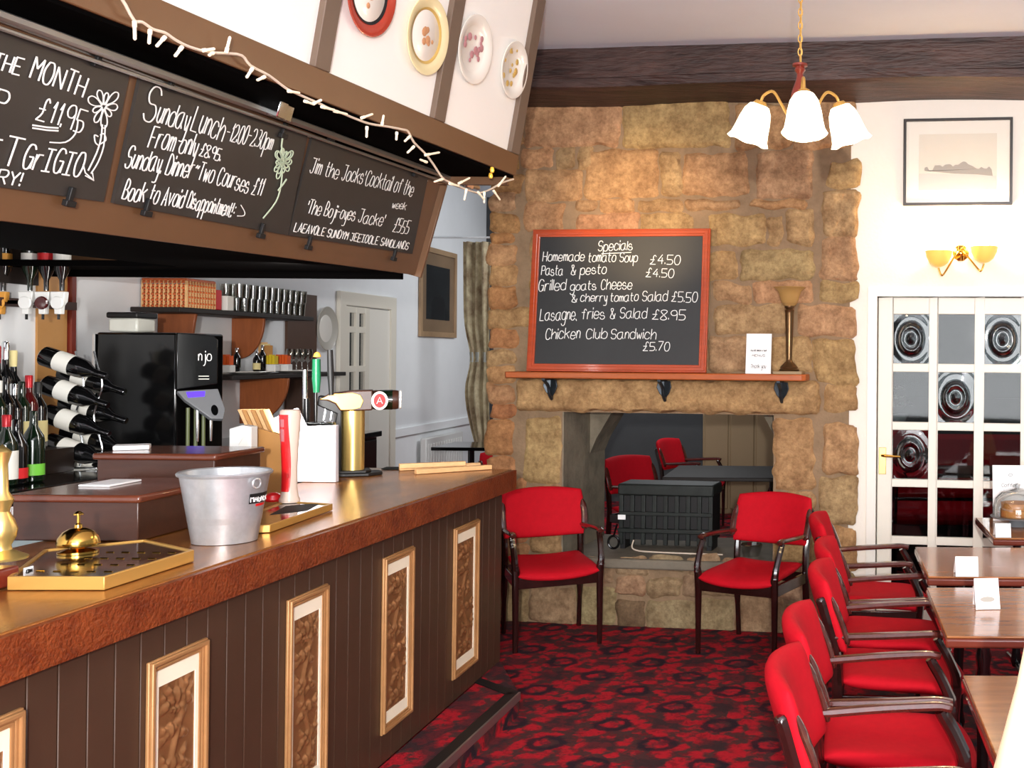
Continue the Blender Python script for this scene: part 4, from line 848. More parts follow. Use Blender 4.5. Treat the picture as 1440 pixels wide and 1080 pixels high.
for w in (-PI / 2 + 0.12, PI / 2 + 1.05, PI / 2 - 1.0):
    d = V((math.cos(w), math.sin(w), 0)); o = V((PX, PY, zh)); tip = o + d * 0.185 + V((0, 0, -0.140 if d.y > 0 else -0.165))
    ax = (V((0, 0, -1)) + d * (0.42 if d.y > 0 else 0.2)).normalized()
    P = smooth_line([o + d * 0.01 + V((0, 0, -0.20)), o + d * 0.05 + V((0, 0, -0.205)), o + d * 0.085 + V((0, 0, -0.155)), o + d * 0.125 + V((0, 0, -0.10)), o + d * 0.17 + V((0, 0, -0.11)), tip], 5)
    arm = MB().tube(P, 0.006, 8).build('arm', 'brass_pale', t)
    x = V((0, 0, 1)).cross(ax).normalized(); M = Matrix((x, ax.cross(x), ax)).transposed()
    MB().lathe([(0.0, -0.012), (0.022, -0.010), (0.030, 0.004), (0.028, 0.012), (0.0, 0.012)], 18, tip, M).build('cup', 'brass_pale', arm)
    MB().lathe([(0.018, 0.0), (0.040, 0.009), (0.055, 0.034), (0.064, 0.072), (0.069, 0.112), (0.074, 0.142), (0.083, 0.162)], 48, tip, M, scal=0.06, lobes=6).build('tulip_shade', 'lamp_lit', t, ang=80)
    lamp('pendant_glow', 'POINT', tip + ax * 0.20, 2.2, WARM, 0.04)
# ------------------------------------------------------------------ inside the fireplace and the room beyond
gx0, gx1 = WALL.px(880, 700, -0.45)[0], WALL.px(1008, 700, -0.45)[0]; gz = oB
t = thing('fire_basket', 'dark metal fire basket with a barred front on the hearth', 'fire basket', WALL.p((gx0 + gx1) / 2, gz, -0.4))
gt = WALL.px(940, 682, -0.3)[1]
m = MB(); m.box(WALL, gx0, gx1, gz + 0.06, gt - 0.06, -0.55, -0.34); m.build('casing', 'black_matt', t)
m = MB(); m.box(WALL, gx0 - 0.01, gx1 + 0.01, gt - 0.075, gt, -0.56, -0.31); m.build('top_rail', 'grate', t, bevel=0.012)
m = MB(); m.box(WALL, gx0 - 0.01, gx1 + 0.01, gz + 0.105, gz + 0.135, -0.35, -0.31); m.build('bottom_rail', 'grate', t, bevel=0.006)
for i in range(9):
    a = gx0 + 0.01 + (gx1 - gx0 - 0.02) * i / 8; m = MB(); m.box(WALL, a - 0.014, a + 0.014, gz + 0.03, gt - 0.07, -0.338, -0.318); m.build('bar', 'grate', t, bevel=0.004)
m = MB(); zz = (gz + gt) / 2 + 0.02; m.box(WALL, gx0, gx1, zz - 0.012, zz + 0.012, -0.336, -0.312); m.build('cross_bar', 'grate', t, bevel=0.004)
for a in (gx0 + 0.02, gx1 - 0.02):
    m = MB(); m.box(WALL, a - 0.016, a + 0.016, gz + 0.001, gz + 0.11, -0.5, -0.33); m.build('foot', 'black_matt', t)
m = MB(); m.box(WALL, gx0 - 0.005, gx0 + 0.045, gz + 0.19, gz + 0.22, -0.31, -0.306); m.build('white_tag', 'white_paper', t)
m = MB(); m.tube([WALL.p(gx0 - 0.03 + 0.035 * math.cos(w), gz + 0.045 + 0.04 * math.sin(w), -0.30) for w in [k * PI / 8 for k in range(17)]], 0.008, 8); m.tube([WALL.p(gx0 - 0.03, gz + 0.08, -0.30), WALL.p(gx0 - 0.01, gz + 0.16, -0.31)], 0.007, 6); m.build('hooked_foot', 'black_gloss', t)
m = MB(); m.tube(smooth_line([WALL.p(gx0 + 0.10, gz + 0.06, -0.305), WALL.p(gx0 + 0.12, gz + 0.012, -0.25), WALL.p(gx0 + 0.3, gz + 0.008, -0.2), WALL.p(gx1 + 0.1, gz + 0.008, -0.19)], 6), 0.005, 6)
tag(m.build('power_cable', 'cable_white'), 'pale cable lying on the hearth in front of the fire basket', 'cable')
t = thing('cut_glass_bowl', 'cut glass ornament on the hearth at the right of the fire basket', 'ornament', WALL.p(oR - 0.16, oB, -0.2))
m = MB(); m.lathe([(0.05, 0.0), (0.06, 0.03), (0.07, 0.07), (0.065, 0.075), (0.05, 0.03), (0.0, 0.015)], 12, WALL.p(oR - 0.17, oB + 0.001, -0.22)); m.build('bowl', 'chrome', t, ang=5)
# back room furniture
t = thing('dining_table', 'dark shiny table in the back room seen through the fireplace', 'table', (-0.75, 8.35, 0))
m = MB(); m.bx(-1.25, -0.28, 7.9, 8.75, 0.72, 0.75); m.build('tabletop', 'dark_panel', t, bevel=0.006)
for x in (-1.0, -0.45):
    m = MB(); m.tube([(x, 8.3, 0), (x, 8.3, 0.72)], 0.03, 8); m.build('leg', 'black_gloss', t); m = MB(); m.tube([(x, 8.02, 0.02), (x, 8.3, 0.06), (x, 8.58, 0.02)], 0.02, 8); m.build('foot', 'black_gloss', t)
t = thing('wooden_screen', 'pale brown wooden screen at the back of the room beyond the fireplace', 'screen', (-0.9, 10.8, 0))
m = MB(); m.bx(-1.30, -0.50, 10.78, 10.84, 0.05, 1.22)
for k in range(3): m.bx(-1.28 + 0.26 * k, -1.04 + 0.26 * k, 10.765, 10.785, 0.1, 1.18)
m.build('panel', 'board_beige', t, bevel=0.01)
for x in (-1.3, -0.54): m = MB(); m.bx(x, x + 0.04, 10.7, 10.9, 0, 0.06); m.build('foot', 'black_matt', t)
t = thing('bench_seat', 'red upholstered bench in the room behind the glazed door', 'bench', (0.9, 8.4, 0))
m = MB(); m.bx(0.15, 2.4, 8.2, 8.75, 0.36, 0.48); m.build('seat', 'red_cloth', t, bevel=0.04); m = MB(); m.bx(0.15, 2.4, 8.72, 8.86, 0.5, 1.02); m.build('backrest', 'red_cloth', t, bevel=0.04)
m = MB(); m.bx(0.15, 2.4, 8.24, 8.86, 0, 0.355); m.build('base', 'dark_panel', t)
t = thing('side_table', 'brown table in front of the red bench behind the glazed door', 'table', (0.7, 7.4, 0))
m = MB(); m.bx(0.35, 1.5, 7.2, 7.75, 0.84, 0.87); m.build('tabletop', 'wood_brown', t, bevel=0.004)
for x in (0.45, 1.4): m = MB(); m.tube([(x, 7.3, 0), (x, 7.65, 0.84)], 0.014, 6); m.tube([(x, 7.65, 0), (x, 7.3, 0.84)], 0.014, 6); m.build('crossed_legs', 'black_gloss', t)
struct(MB().bx(0.05, 0.12, 7.2, 12.0, 0, 3.41).build('wall_partition', 'dark_panel', smooth=False))
struct(MB().bx(0.12, 3.5, 9.2, 9.26, 0, 1.3).build('trim_1', 'dark_panel', smooth=False))
struct(MB().bx(0.12, 3.5, 9.26, 9.3, 1.3, 3.41).build('wall_corridor', 'back_wall_grey', smooth=False))
t = thing('flower_vase', 'white flowers in a white bowl behind the glazed door', 'flowers', (0.39, 6.9, 1.30))
B = V((0.42, 7.0, 1.20))
m = MB(); m.bx(0.13, 1.5, 6.92, 7.10, 1.17, 1.198); sh = tag(m.build('window_ledge', 'batten_brown', bevel=0.003), 'brown ledge behind the glazed door holding the flower bowl', 'ledge')
MB().lathe([(0.03, 0.0), (0.06, 0.02), (0.075, 0.06), (0.07, 0.08), (0.0, 0.08)], 20, B).build('bowl', 'ceramic_white', t)
rr = random.Random(8); m = MB(); m2 = MB()
for k in range(9):
    p = B + V((rr.uniform(-.09, .09), rr.uniform(-.05, .05), rr.uniform(.12, .26))); m2.tube([B + V((0, 0, .07)), p], 0.004, 5)
    for j in range(5):
        w = j * 1.257; d = V((math.cos(w) * .03, math.sin(w) * .03, rr.uniform(0, .02))); m.lathe([(0.0, -.01), (0.016, 0), (0.0, 0.01)], 7, p + d)
m2.build('stems', 'leaf', t); m.build('blooms', 'petal', t)
lamp('corridor_fill', 'SPOT', (1.0, 7.7, 2.7), 60, (1, 0.95, 0.9), 0.1, aim=(1.0, 8.6, 0.7), spot=(1.3, 0.5))  # added spot so the red bench shows through the door panes
# ------------------------------------------------------------------ things on the bar counter
Z = CT + 0.0015
def onbar(u, v, z=Z): return atz(u, v, z)
# galvanised bucket
B = onbar(316, 760); t = thing('ice_bucket', 'galvanised metal ice bucket standing on the bar counter', 'bucket', B); k = B.y / F
H_ = 0.210; r0, r1 = 41 * k, 57 * k
MB().lathe([(0.0, 0.006), (r0 - 0.004, 0.006), (r0, 0.0), (r0 + 0.001, 0.008), (r1 - 0.002, H_ - 0.01), (r1 + 0.005, H_ - 0.008), (r1 + 0.007, H_ - 0.002), (r1 + 0.003, H_ + 0.003), (r1 - 0.003, H_), (r0 + (r1 - r0) * .3, H_ * .3), (r0 - .003, 0.012), (0, 0.012)], 56, B).build('pail', 'galvanised', t)
for w in (2.6, -0.35):
    d = V((math.cos(w), math.sin(w), 0)); p = B + d * (r1 + 0.004) + V((0, 0, H_ - 0.03)); e = V((-d.y, d.x, 0))
    MB().tube([p + e * 0.014 * math.cos(x) + V((0, 0, 0.014 * math.sin(x))) for x in [i * PI / 7 for i in range(15)]], 0.003, 6).build('handle_ring', 'galvanised', t)
va = math.atan2(-B.y, -B.x)
def bs(w, z, h=0.0012):   # on the bucket's side
    rr_ = r0 + (r1 - r0) * z / H_ + h; return B + V((rr_ * math.cos(w), rr_ * math.sin(w), z))
wc = va + 1.02
m = MB(); m.grid(lambda u, v: bs(wc - 0.42 + 0.84 * u, H_ * (0.56 + 0.145 * v)), 14, 2); lb = m.build('label', 'black_matt', t)
for dz in (0,):
    f = Fr(bs(wc - 0.36, H_ * 0.58, 0.003), bs(wc + .36, H_ * .58, .003) - bs(wc - .36, H_ * .58, .003), (0, 0, 1))
m = MB(); rr_ = [0]
for i, c in enumerate('MAGNER'):
    w0 = wc - 0.38 + 0.125 * i; f = Fr(bs(w0, H_ * .585, 0.002), bs(w0 + .1, H_ * .585, 0.002) - bs(w0, H_ * .585, 0.002), (0, 0, 1))
    m = MB(); write(m, f, c, 0, 0, 0, 0, 0, 0.0019, raw=((0, 0), ((f.o - B).xy.length * 0.095, 0), 0.020), h=0.001, jit=0, slant=0); m.build('lettering', 'white_paper', lb)
m = MB(); m.grid(lambda u, v: bs(wc - 0.18 + 0.44 * u, H_ * (0.515 + 0.035 * v) , 0.001), 10, 1); m.build('red_band', 'plastic_red', lb)
# drip trays
def tray(px, h, rim, label, holes=True):
    z1 = CT + h; P3 = [atz(*p, z1) for p in px]; cen = sum(P3, V()) / len(P3); t = thing('drip_tray', label, 'tray', (cen.x, cen.y, Z))
    P = [(p.x, p.y) for p in P3]; f = flat((0, 0, 0)); n = len(P); I = []
    for i in range(n):
        a, b, c = V(P[i - 1]), V(P[i]), V(P[(i + 1) % n]); d1 = (b - a).normalized(); d2 = (c - b).normalized()
        n1 = V((-d1.y, d1.x)); n2 = V((-d2.y, d2.x)); k = (n1 + n2) / (1 + n1.dot(n2)); I.append(tuple(b + k * rim))
    MB().ring(f, P, I, Z, z1).build('brass_rim', 'brass_pale', t, bevel=0.002)
    MB().prism(f, I, Z + 0.002, z1 - 0.004).build('grille', 'tray_dark', t)
    if holes:
        m = MB()
        for i in range(5):
            for j in range(4):
                x = -1.955 + 0.042 * i; y = 2.64 + 0.085 * j; m.tube([V((x - .010, y, z1 - 0.0035)), V((x + .010, y, z1 - 0.0035))], 0.0022, 5)
        m.build('slots', 'brass', t)
    return t, cen
tray([(10, 811), (147, 811), (273, 773), (205, 758), (62, 772)], 0.034, 0.010, 'brass-rimmed dark drip tray under the counter bell at the near end of the bar')
tray([(300, 742), (380, 738), (468, 708), (400, 704)], 0.026, 0.010, 'brass-rimmed dark drip tray under the red and white tap, behind the bucket', False)
# bell
B = atz(110, 777, CT + 0.031); t = thing('counter_bell', 'shiny brass counter bell on the dark drip tray', 'bell', B); kk = 1.0
MB().lathe([(0.0, 0.0), (0.048, 0.0), (0.048, 0.006), (0.02, 0.012), (0.012, 0.03), (0, 0.03)], 28, B).build('base', 'brass', t)
MB().lathe([(0.046, 0.022), (0.049, 0.020), (0.051, 0.026), (0.047, 0.042), (0.036, 0.057), (0.020, 0.066), (0.010, 0.068), (0, 0.068)], 36, B).build('dome', 'brass', t)
MB().lathe([(0.010, 0.067), (0.009, 0.076), (0.004, 0.080), (0.0038, 0.100), (0.012, 0.102), (0.012, 0.106), (0.004, 0.112), (0, 0.113)], 16, B).build('plunger', 'brass', t)
# hand pump at the left edge
B = atz(2, 787, CT + 0.05); t = thing('hand_pump', 'turned brass hand pump on a dark red block at the left edge', 'beer pump', (B.x, B.y, Z))
m = MB(); m.bx(-2.34, -1.99, 2.28, 2.62, Z, CT + 0.05); m.build('block', 'wood_red', t, bevel=0.006)
f = Fr((-1.989, 0, 0), (0, 1, 0), (0, 0, 1)); b0_, b1_ = f.px(33, 803), f.px(46, 792)
m = MB(); m.box(f, b0_[0], b1_[0], CT + 0.013, CT + 0.040, 0, 0.002); b_ = m.build('badge', 'white_paper', t)
ff = Fr(f.p(b0_[0], CT + 0.018, 0.002), f.x, (0, 0, 1)); m = MB(); write(m, ff, 'EDN', 0, 0, 0, 0, 0, 0.0016, raw=((0.006, 0), (b1_[0] - b0_[0] - 0.006, 0), 0.016), h=0.001, jit=0, slant=0); m.build('badge_lettering', 'black_matt', b_)
MB().lathe([(0.055, 0.0), (0.056, 0.006), (0.04, 0.014), (0.022, 0.024), (0.02, 0.035), (0.030, 0.055), (0.034, 0.075), (0.026, 0.10), (0.016, 0.12), (0.02, 0.135), (0.026, 0.15), (0.014, 0.17), (0.012, 0.24), (0.02, 0.27), (0.0, 0.29)], 28, B + V((0, 0, 0.001))).build('pump_handle', 'brass_satin', t)
# wooden boxes behind the counter
def wbox(x0, x1, y0, y1, z0, z1, name, label, m_='wood_brown', rim=True):
    t = thing(name, label, 'box', ((x0 + x1) / 2, (y0 + y1) / 2, z0)); m = MB(); m.bx(x0, x1, y0, y1, z0, z1 - 0.012); m.build('body', m_, t, bevel=0.004)
    if rim:
        m = MB(); m.bx(x0 - 0.012, x1 + 0.012, y0 - 0.012, y1 + 0.012, z1 - 0.024, z1); m.build('moulded_top', 'wood_rim', t, bevel=0.008)
    return t
wbox(-2.47, -2.09, 3.22, 3.66, Z, 1.222, 'till_box', 'dark brown wooden box with moulded top behind the ice bucket')
MB0 = MB(); MB0.bx(-2.40, -2.30, 3.40, 3.56, 1.2225, 1.229); 
o = MB0.build('order_pad', 'white_paper', bevel=0.002); tag(o, 'white order pad lying on the moulded wooden box', 'notepad')
wbox(-2.56, -2.15, 3.72, 4.02, Z, 1.30, 'counter_riser', 'taller brown wooden riser between the coffee machine and the bucket')
o = MB().box(flat((-2.56, 3.80, 1.3005), 0.5), 0, 0.11, 0, 0.09, 0, 0.016).build('napkin_pile', 'white_paper', bevel=0.003); tag(o, 'small pile of white napkins on the taller wooden riser', 'napkins')
# red and white lager tap
B = atz(407, 706, CT + 0.024); k = B.y / F; t = thing('lager_tap', 'tall red and white flared lager tap on the bar', 'beer tap', B)
hh = 130 * k * 1.0
prof = [(0.040, 0.0), (0.042, 0.01), (0.036, 0.02), (0.031, 0.05), (0.030, hh * .35), (0.034, hh * .6), (0.040, hh * .8), (0.042, hh * .93), (0.040, hh * .985), (0.034, hh), (0.0, hh)]
sc_ = 0.86
MB().lathe([(r * sc_, z) for r, z in prof], 32, B).build('column', 'tap_body', t)
def cs(w, s):
    z = hh * s
    for i in range(len(prof) - 1):
        if prof[i][1] <= z <= prof[i + 1][1]:
            q_ = (z - prof[i][1]) / max(1e-6, prof[i + 1][1] - prof[i][1]); r = prof[i][0] * (1 - q_) + prof[i + 1][0] * q_; break
    return B + V(((r * sc_ + 0.0012) * math.cos(w), (r * sc_ + 0.0012) * math.sin(w), z))
va = math.atan2(-B.y, -B.x)
m = MB(); m.grid(lambda u, v: cs(va - 1.7 + u * (1.7 + 0.15 * math.sin(v * 5)), 0.12 + 0.83 * v), 14, 24); m.build('red_stripe', 'plastic_red', t)
m = MB(); m.grid(lambda u, v: cs(va - 1.1 + u * 0.5, 0.66 + 0.24 * v), 6, 6); m.build('faded_emblem', 'plate_pink', t)
B2 = atz(384, 705, CT + 0.026); tag(MB().lathe([(0.024, 0), (0.030, 0.008), (0.026, 0.024), (0.012, 0.032), (0, 0.033)], 20, B2).build('red_stopper', 'plastic_red'), 'small round red plastic stopper beside the lager tap', 'stopper')
p = [atz(*c, CT + 0.026) for c in ((372, 717), (440, 712), (466, 706), (425, 703), (385, 707))]
# bar mat in the tray
m = MB(); m.prism(flat((0, 0, 0)), [(q_.x, q_.y) for q_ in [atz(*c, CT + 0.028) for c in ((378, 722), (432, 716), (452, 705), (402, 709))]], CT + 0.0190, CT + 0.0225); tag(m.build('bar_mat', 'rubber', bevel=0.001), 'dark green rubber bar mat under the lager tap', 'mat')
# brass beer font
B = atz(496, 668, Z); k = B.y / F; t = thing('beer_font', 'brass beer font with black casing and round badges on the bar', 'beer tap', B)
cz = (668 - 578) * k; th = 0.040
rot = Matrix.Rotation(0.38, 3, 'Z'); X_ = rot @ V((1, 0, 0)); Y_ = rot @ V((0, 1, 0)); fF = Fr(B, X_, (0, 0, 1))
MB().lathe([(0.05, 0.012), (0.05, cz + 0.02)], 36, B).build('brass_column', 'brass_satin', t)
m = MB(); m.prism(Fr(B, X_, Y_), [(-0.115, -0.075), (0.07, -0.075), (0.13, -0.02), (0.115, 0.07), (-0.115, 0.07)], 0, 0.014); m.prism(Fr(B, X_, Y_), [(-0.1, -0.065), (0.06, -0.065), (0.08, -0.02), (0.07, 0.06), (-0.1, 0.06)], 0.014, 0.026); m.build('black_base', 'black_matt', t, bevel=0.003)
m = MB(); m.prism(Fr(B, X_, (0, 0, 1)), [(-0.115, 0.012), (-0.045, 0.012), (-0.045, cz + 0.06), (-0.145, cz + 0.075), (-0.15, cz + 0.03), (-0.068, cz - 0.01)], -0.05, 0.05); m.build('black_spine', 'black_matt', t, bevel=0.006)
top = [(-0.145, cz + 0.055), (-0.10, cz + 0.085), (0.0, cz + 0.098), (0.085, cz + 0.10), (0.085, cz + 0.005), (-0.02, cz + 0.002), (-0.055, cz + 0.004), (-0.075, cz + 0.035), (-0.11, cz + 0.052)]
m = MB(); m.prism(Fr(B, X_, (0, 0, 1)), top, -0.055, 0.055); m.build('head', 'wood_brown', t, bevel=0.006)
gold = [(-0.14, cz + 0.058), (-0.08, cz + 0.084), (0.0, cz + 0.088), (0.032, cz + 0.078), (0.046, cz + 0.05), (0.034, cz + 0.018), (0.0, cz + 0.008), (-0.05, cz + 0.008), (-0.07, cz + 0.04), (-0.10, cz + 0.056)]
m = MB(); m.prism(Fr(B, X_, (0, 0, 1)), gold, 0.055, 0.061); m.build('gold_plate', 'brass_pale', t, bevel=0.002)
M = Matrix((Y_, V((0, 0, 1)), X_)).transposed()
o = B + X_ * 0.085 + V((0, 0, cz + 0.052)); MB().lathe([(0.044, 0), (0.046, 0.01), (0.046, 0.10), (0.043, 0.112), (0, 0.112)], 32, o, M).build('barrel', 'wood_brown', t)
MB().lathe([(0.047, 0.03), (0.0475, 0.085)], 32, o, M).build('dark_band', 'glass_green', t)
fb = Fr(B + X_ * 0.205 + V((0, 0, cz + 0.052)), Y_, (0, 0, 1))
e1 = [(0.038 * math.cos(w), 0.044 * math.sin(w)) for w in [i * PI / 14 for i in range(28)]]
m = MB(); m.prism(fb, e1, -0.004, 0.004); bo = m.build('end_badge', 'ceramic_white', t)
m = MB(); m.box(fb, -0.012, -0.003, -0.015, 0.015, 0.004, 0.006); m.box(fb, 0.004, 0.013, -0.015, 0.015, 0.004, 0.006); m.build('badge_mark', 'black_matt', bo)
ang = math.atan2(-B.y, -B.x); fa = Fr(B + X_ * 0.115 + V((0, 0, cz + 0.05)) - Y_ * 0.052, X_, (0, 0, 1))
m = MB(); m.prism(fa, [(0.036 * math.cos(w), 0.043 * math.sin(w)) for w in [i * PI / 14 for i in range(28)]], -0.004, 0.004); bo = m.build('front_badge', 'ceramic_white', t)
m = MB(); m.prism(fa, [(0.026 * math.cos(w), 0.033 * math.sin(w)) for w in [i * PI / 14 for i in range(28)]], 0.004, 0.0055); m.build('red_emblem', 'label_red', bo)
m = MB(); write(m, fa, 'A', 0, 0, 0, 0, 0, 0.002, raw=((-0.012, -0.014), (0.012, -0.014), 0.03), h=0.0065, jit=0, slant=0); m.build('emblem_letter', 'white_paper', bo)
for a_ in (-0.115, -0.085):
    m = MB(); m.tube(smooth_line([fF.p(a_, cz + 0.03, 0.02), fF.p(a_ - .004, cz, 0.02), fF.p(a_ - 0.010, cz - 0.045, 0.02)], 3), 0.005, 8); m.build('spout', 'chrome', t)
# wooden sticks at the end of the bar
for i, (a, b, dz, lab) in enumerate([((562, 659), (655, 655), 0.022, 'wooden stick lying on top of the two others at the far end of the bar'), ((562, 662), (676, 657), 0, 'wooden stick at the back of the pile at the far end of the bar'), ((586, 667), (692, 660), 0, 'wooden stick at the front of the pile at the far end of the bar')]):
    p, q_ = atz(*a, Z + dz), atz(*b, Z + dz); d = q_ - p; f = Fr(p, d, V((0, 0, 1)).cross(d)); f = Fr(p, d, V((-d.y, d.x, 0)))
    o = MB().box(f, 0, d.length, 0, 0.032, 0, 0.0215).build('wooden_stick', 'wood_light', bevel=0.002); tag(o, lab, 'stick', 'wooden sticks on the bar')
o = MB().box(Fr(atz(540, 661, Z), (1, 0.1, 0), (-.1, 1, 0)), -0.02, 0.14, 0.02, 0.10, 0, 0.006).build('dark_cloth', 'rubber', bevel=0.002); tag(o, 'folded dark bar cloth beside the wooden sticks', 'cloth')
# second font with green and black handles, seen behind the brass one
B = V((aty(447, 600, 4.85).x, 4.85, Z)); t = thing('tap_tower', 'chrome tap tower with green and black handles behind the brass font', 'beer tap', B)
def stem(u, v0, v1, r, m_, nm, yy, flat_=None):
    a, b = aty(u, v0, yy), aty(u + (flat_ or 0), v1, yy); return MB().tube([b, b + (a - b) * 0.4, a], [r * .7, r, r * .9], 12).build(nm, m_, t)
yy = B.y
stem(429, 520, 604, 0.012, 'chrome', 'chrome_stem', yy); stem(431, 560, 600, 0.015, 'black_gloss', 'black_collar', yy + .0)
stem(445, 505, 552, 0.019, 'plastic_green', 'green_handle', yy); stem(444, 552, 598, 0.008, 'black_gloss', 'tap_lever', yy); stem(464, 492, 556, 0.014, 'black_matt', 'black_handle', yy, 2)
p = aty(446, 503, yy); MB().lathe([(0.0, 0), (0.017, 0.004), (0.012, 0.02), (0.004, 0.026), (0, 0.026)], 12, p).build('handle_tip', 'label_gold', t)
m = MB(); a, b = aty(424, 600, yy), aty(470, 600, yy); m.tube([a, b], 0.022, 10); m.tube([(a + b) / 2, V(((a + b).x / 2, (a + b).y / 2, Z))], 0.03, 12); m.build('crossbar', 'chrome', t)
# papers and boards on the back edge of the bar
t = thing('service_ledge', 'brown wooden ledge behind the counter carrying the white menus', 'ledge', (-2.6, 5.0, 0)); MB().bx(-2.78, -2.46, 4.40, 5.40, CT - 0.03, CT).build('ledge_top', 'wood_brown', t, bevel=.004); MB().bx(-2.74, -2.50, 4.45, 5.35, 0, CT - .03).build('ledge_body', 'dark_wood', t)
def panel(pts, y0, y1, th, name, m_, label, cat, bev=0.002):
    P = [aty(u, v, y0) for u, v in pts]
    for p in P: p.z = max(p.z, Z)
    f = front((0, y0, 0)); m = MB(); m.prism(f, [(p.x, p.z) for p in P], -th, 0); o = m.build(name, m_, bevel=bev); return tag(o, label, cat)
panel([(352, 708), (398, 708), (398, 612), (353, 600)], 4.30, 0, 0.02, 'serving_board', 'wood_tan', 'tan wooden board standing on the bar behind the bucket', 'board')
panel([(398, 680), (472, 680), (472, 598), (428, 600), (415, 574), (384, 588), (398, 628)], 4.72, 0, 0.03, 'menu_stack', 'menu_white', 'stack of white menu sheets behind the lager tap', 'papers')
t = thing('napkin_holder', 'white plastic napkin holder behind the ice bucket', 'napkin holder', aty(335, 645, 4.2))
for pts, nm, th in (([(322, 642), (353, 642), (353, 600), (340, 598), (322, 603)], 'front_plate', 0.012), ([(334, 641), (350, 641), (350, 615), (342, 614), (335, 625)], 'opening', 0.016)):
    P = [aty(u, v, 4.2) for u, v in pts]; m = MB(); m.prism(front((0, 4.2, 0)), [(p.x, p.z) for p in P], -0.05, 0.0 if th < .015 else 0.002); m.build(nm, 'plastic_white' if th < .015 else 'label_white', t, bevel=0.004)
P = [aty(u, v, 4.25) for u, v in ((322, 642), (353, 642))]; m = MB(); m.bx(P[0].x, P[1].x, 4.2, 4.3, Z, P[0].z); m.build('stand', 'plastic_white', t)
t = thing('slatted_rack', 'striped wooden slatted rack standing behind the napkin holder', 'rack', aty(352, 612, 4.45))
for i in range(6):
    a = [aty(334 + 6.2 * i, 576, 4.45), aty(339 + 6.2 * i, 576, 4.45), aty(346 + 6.2 * i, 613, 4.40), aty(341 + 6.2 * i, 613, 4.40)]; m = MB(); m.prism(front((0, 4.45, 0)), [(p.x, p.z) for p in a[::-1]], -0.05, 0); m.build('slat', 'wood_light' if i % 2 == 0 else 'wood_tan', t)
a, b = aty(338, 611, 4.45), aty(382, 614, 4.45); m = MB(); m.bx(a.x, b.x, 4.42, 4.52, Z, a.z); m.build('rack_foot', 'wood_brown', t)
for i, (u, v) in enumerate(((392, 655), (365, 662))):
    pass
# ------------------------------------------------------------------ back bar along the left wall
BX, BZ = -3.2, 1.10
t = thing('back_bar', 'black-topped back bar along the wall behind the counter', 'counter', (-3.55, 5.5, 0))
MB().bx(WALLX + 0.005, BX, 3.0, 7.6, BZ - 0.04, BZ).build('black_top', 'black_gloss', t, bevel=0.006)
c_ = thing('back_bar_cupboard', 'dark wooden cupboard under the black back bar top, right of the fridge', 'cupboard', (-3.55, 6.2, 0))
m = MB(); m.bx(WALLX + 0.01, BX - 0.04, 4.76, 7.6, 0, BZ - 0.042); m.build('body', 'dark_wood', c_)
for k in range(4): m = MB(); m.bx(BX - 0.04, BX - 0.02, 4.80 + 0.7 * k, 5.46 + 0.7 * k, 0.1, BZ - 0.06); m.build('cupboard_door', 'dark_wood', c_, bevel=.004)
FRX = BX - 0.02
t = thing('drinks_fridge', 'glass-fronted drinks fridge with a red sign under the back bar', 'fridge', (-3.55, 4.3, 0))
MB().bx(WALLX + 0.02, FRX - 0.02, 3.4, 4.74, 0.0, BZ - 0.045).build('cabinet', 'black_matt', t)
f = Fr((FRX - 0.02, 3.4, 0), (0, 1, 0), (0, 0, 1))
y0_ = atx(0, 712, FRX).y - 3.4 - 0.25; y1_ = atx(90, 712, FRX).y - 3.4
z0_, z1_ = atx(45, 738, FRX).z, atx(45, 708, FRX).z
m = MB(); m.box(f, y0_, y1_, z0_, z1_, 0, 0.022); sg = m.build('red_sign', 'sign_red', t, bevel=0.004)
ya, yb = f.px(2, 738, 0.022)[0], f.px(58, 727, 0.022)[0]
m = MB(); zz = z0_ + 0.035; ln = (yb - ya)
write(m, f, 'Coca-Cola', 0, 0, 0, 0, 0, 0.0065, raw=((ya, zz), (yb, zz), 0.075), h=0.026, jit=0.1, slant=0.25, sq=0.35); m.build('sign_lettering', 'white_paper', sg)
m = MB(); P = smooth_line([(ya - .02, zz + 0.01, 0), (ya + ln * .2, zz - 0.02, 0), (ya + ln * .5, zz - 0.012, 0), (ya + ln * .65, zz - 0.02, 0)], 4); m.tube([f.p(a, b, 0.026) for a, b, _ in P], 0.005, 4, 0.4, f.n); m.build('sign_flourish', 'white_paper', sg)
ga, gb = f.px(66, 716, 0.022), f.px(72, 726, 0.022); m = MB(); m.prism(f, [(ga[0], ga[1] - .05), (ga[0] + .06, ga[1] - .05), (ga[0] + .07, ga[1] + .02), (ga[0] - .01, ga[1] + .02)], 0.022, 0.025); m.build('printed_glass', 'glass_red', sg)
m = MB(); m.box(f, y0_, y1_ - 0.02, 0.12, z0_ - 0.02, 0.0, 0.012); m.build('glass_door', 'fridge_glass', t)
m = MB(); m.ring(f, [(y0_ - .03, 0.09), (y1_ + .01, 0.09), (y1_ + .01, z0_ - .01), (y0_ - .03, z0_ - .01)], [(y0_, 0.13), (y1_ - .06, 0.13), (y1_ - .06, z0_ - .04), (y0_, z0_ - .04)], 0.0, 0.03); m.build('door_frame', 'alu', t, bevel=0.004)
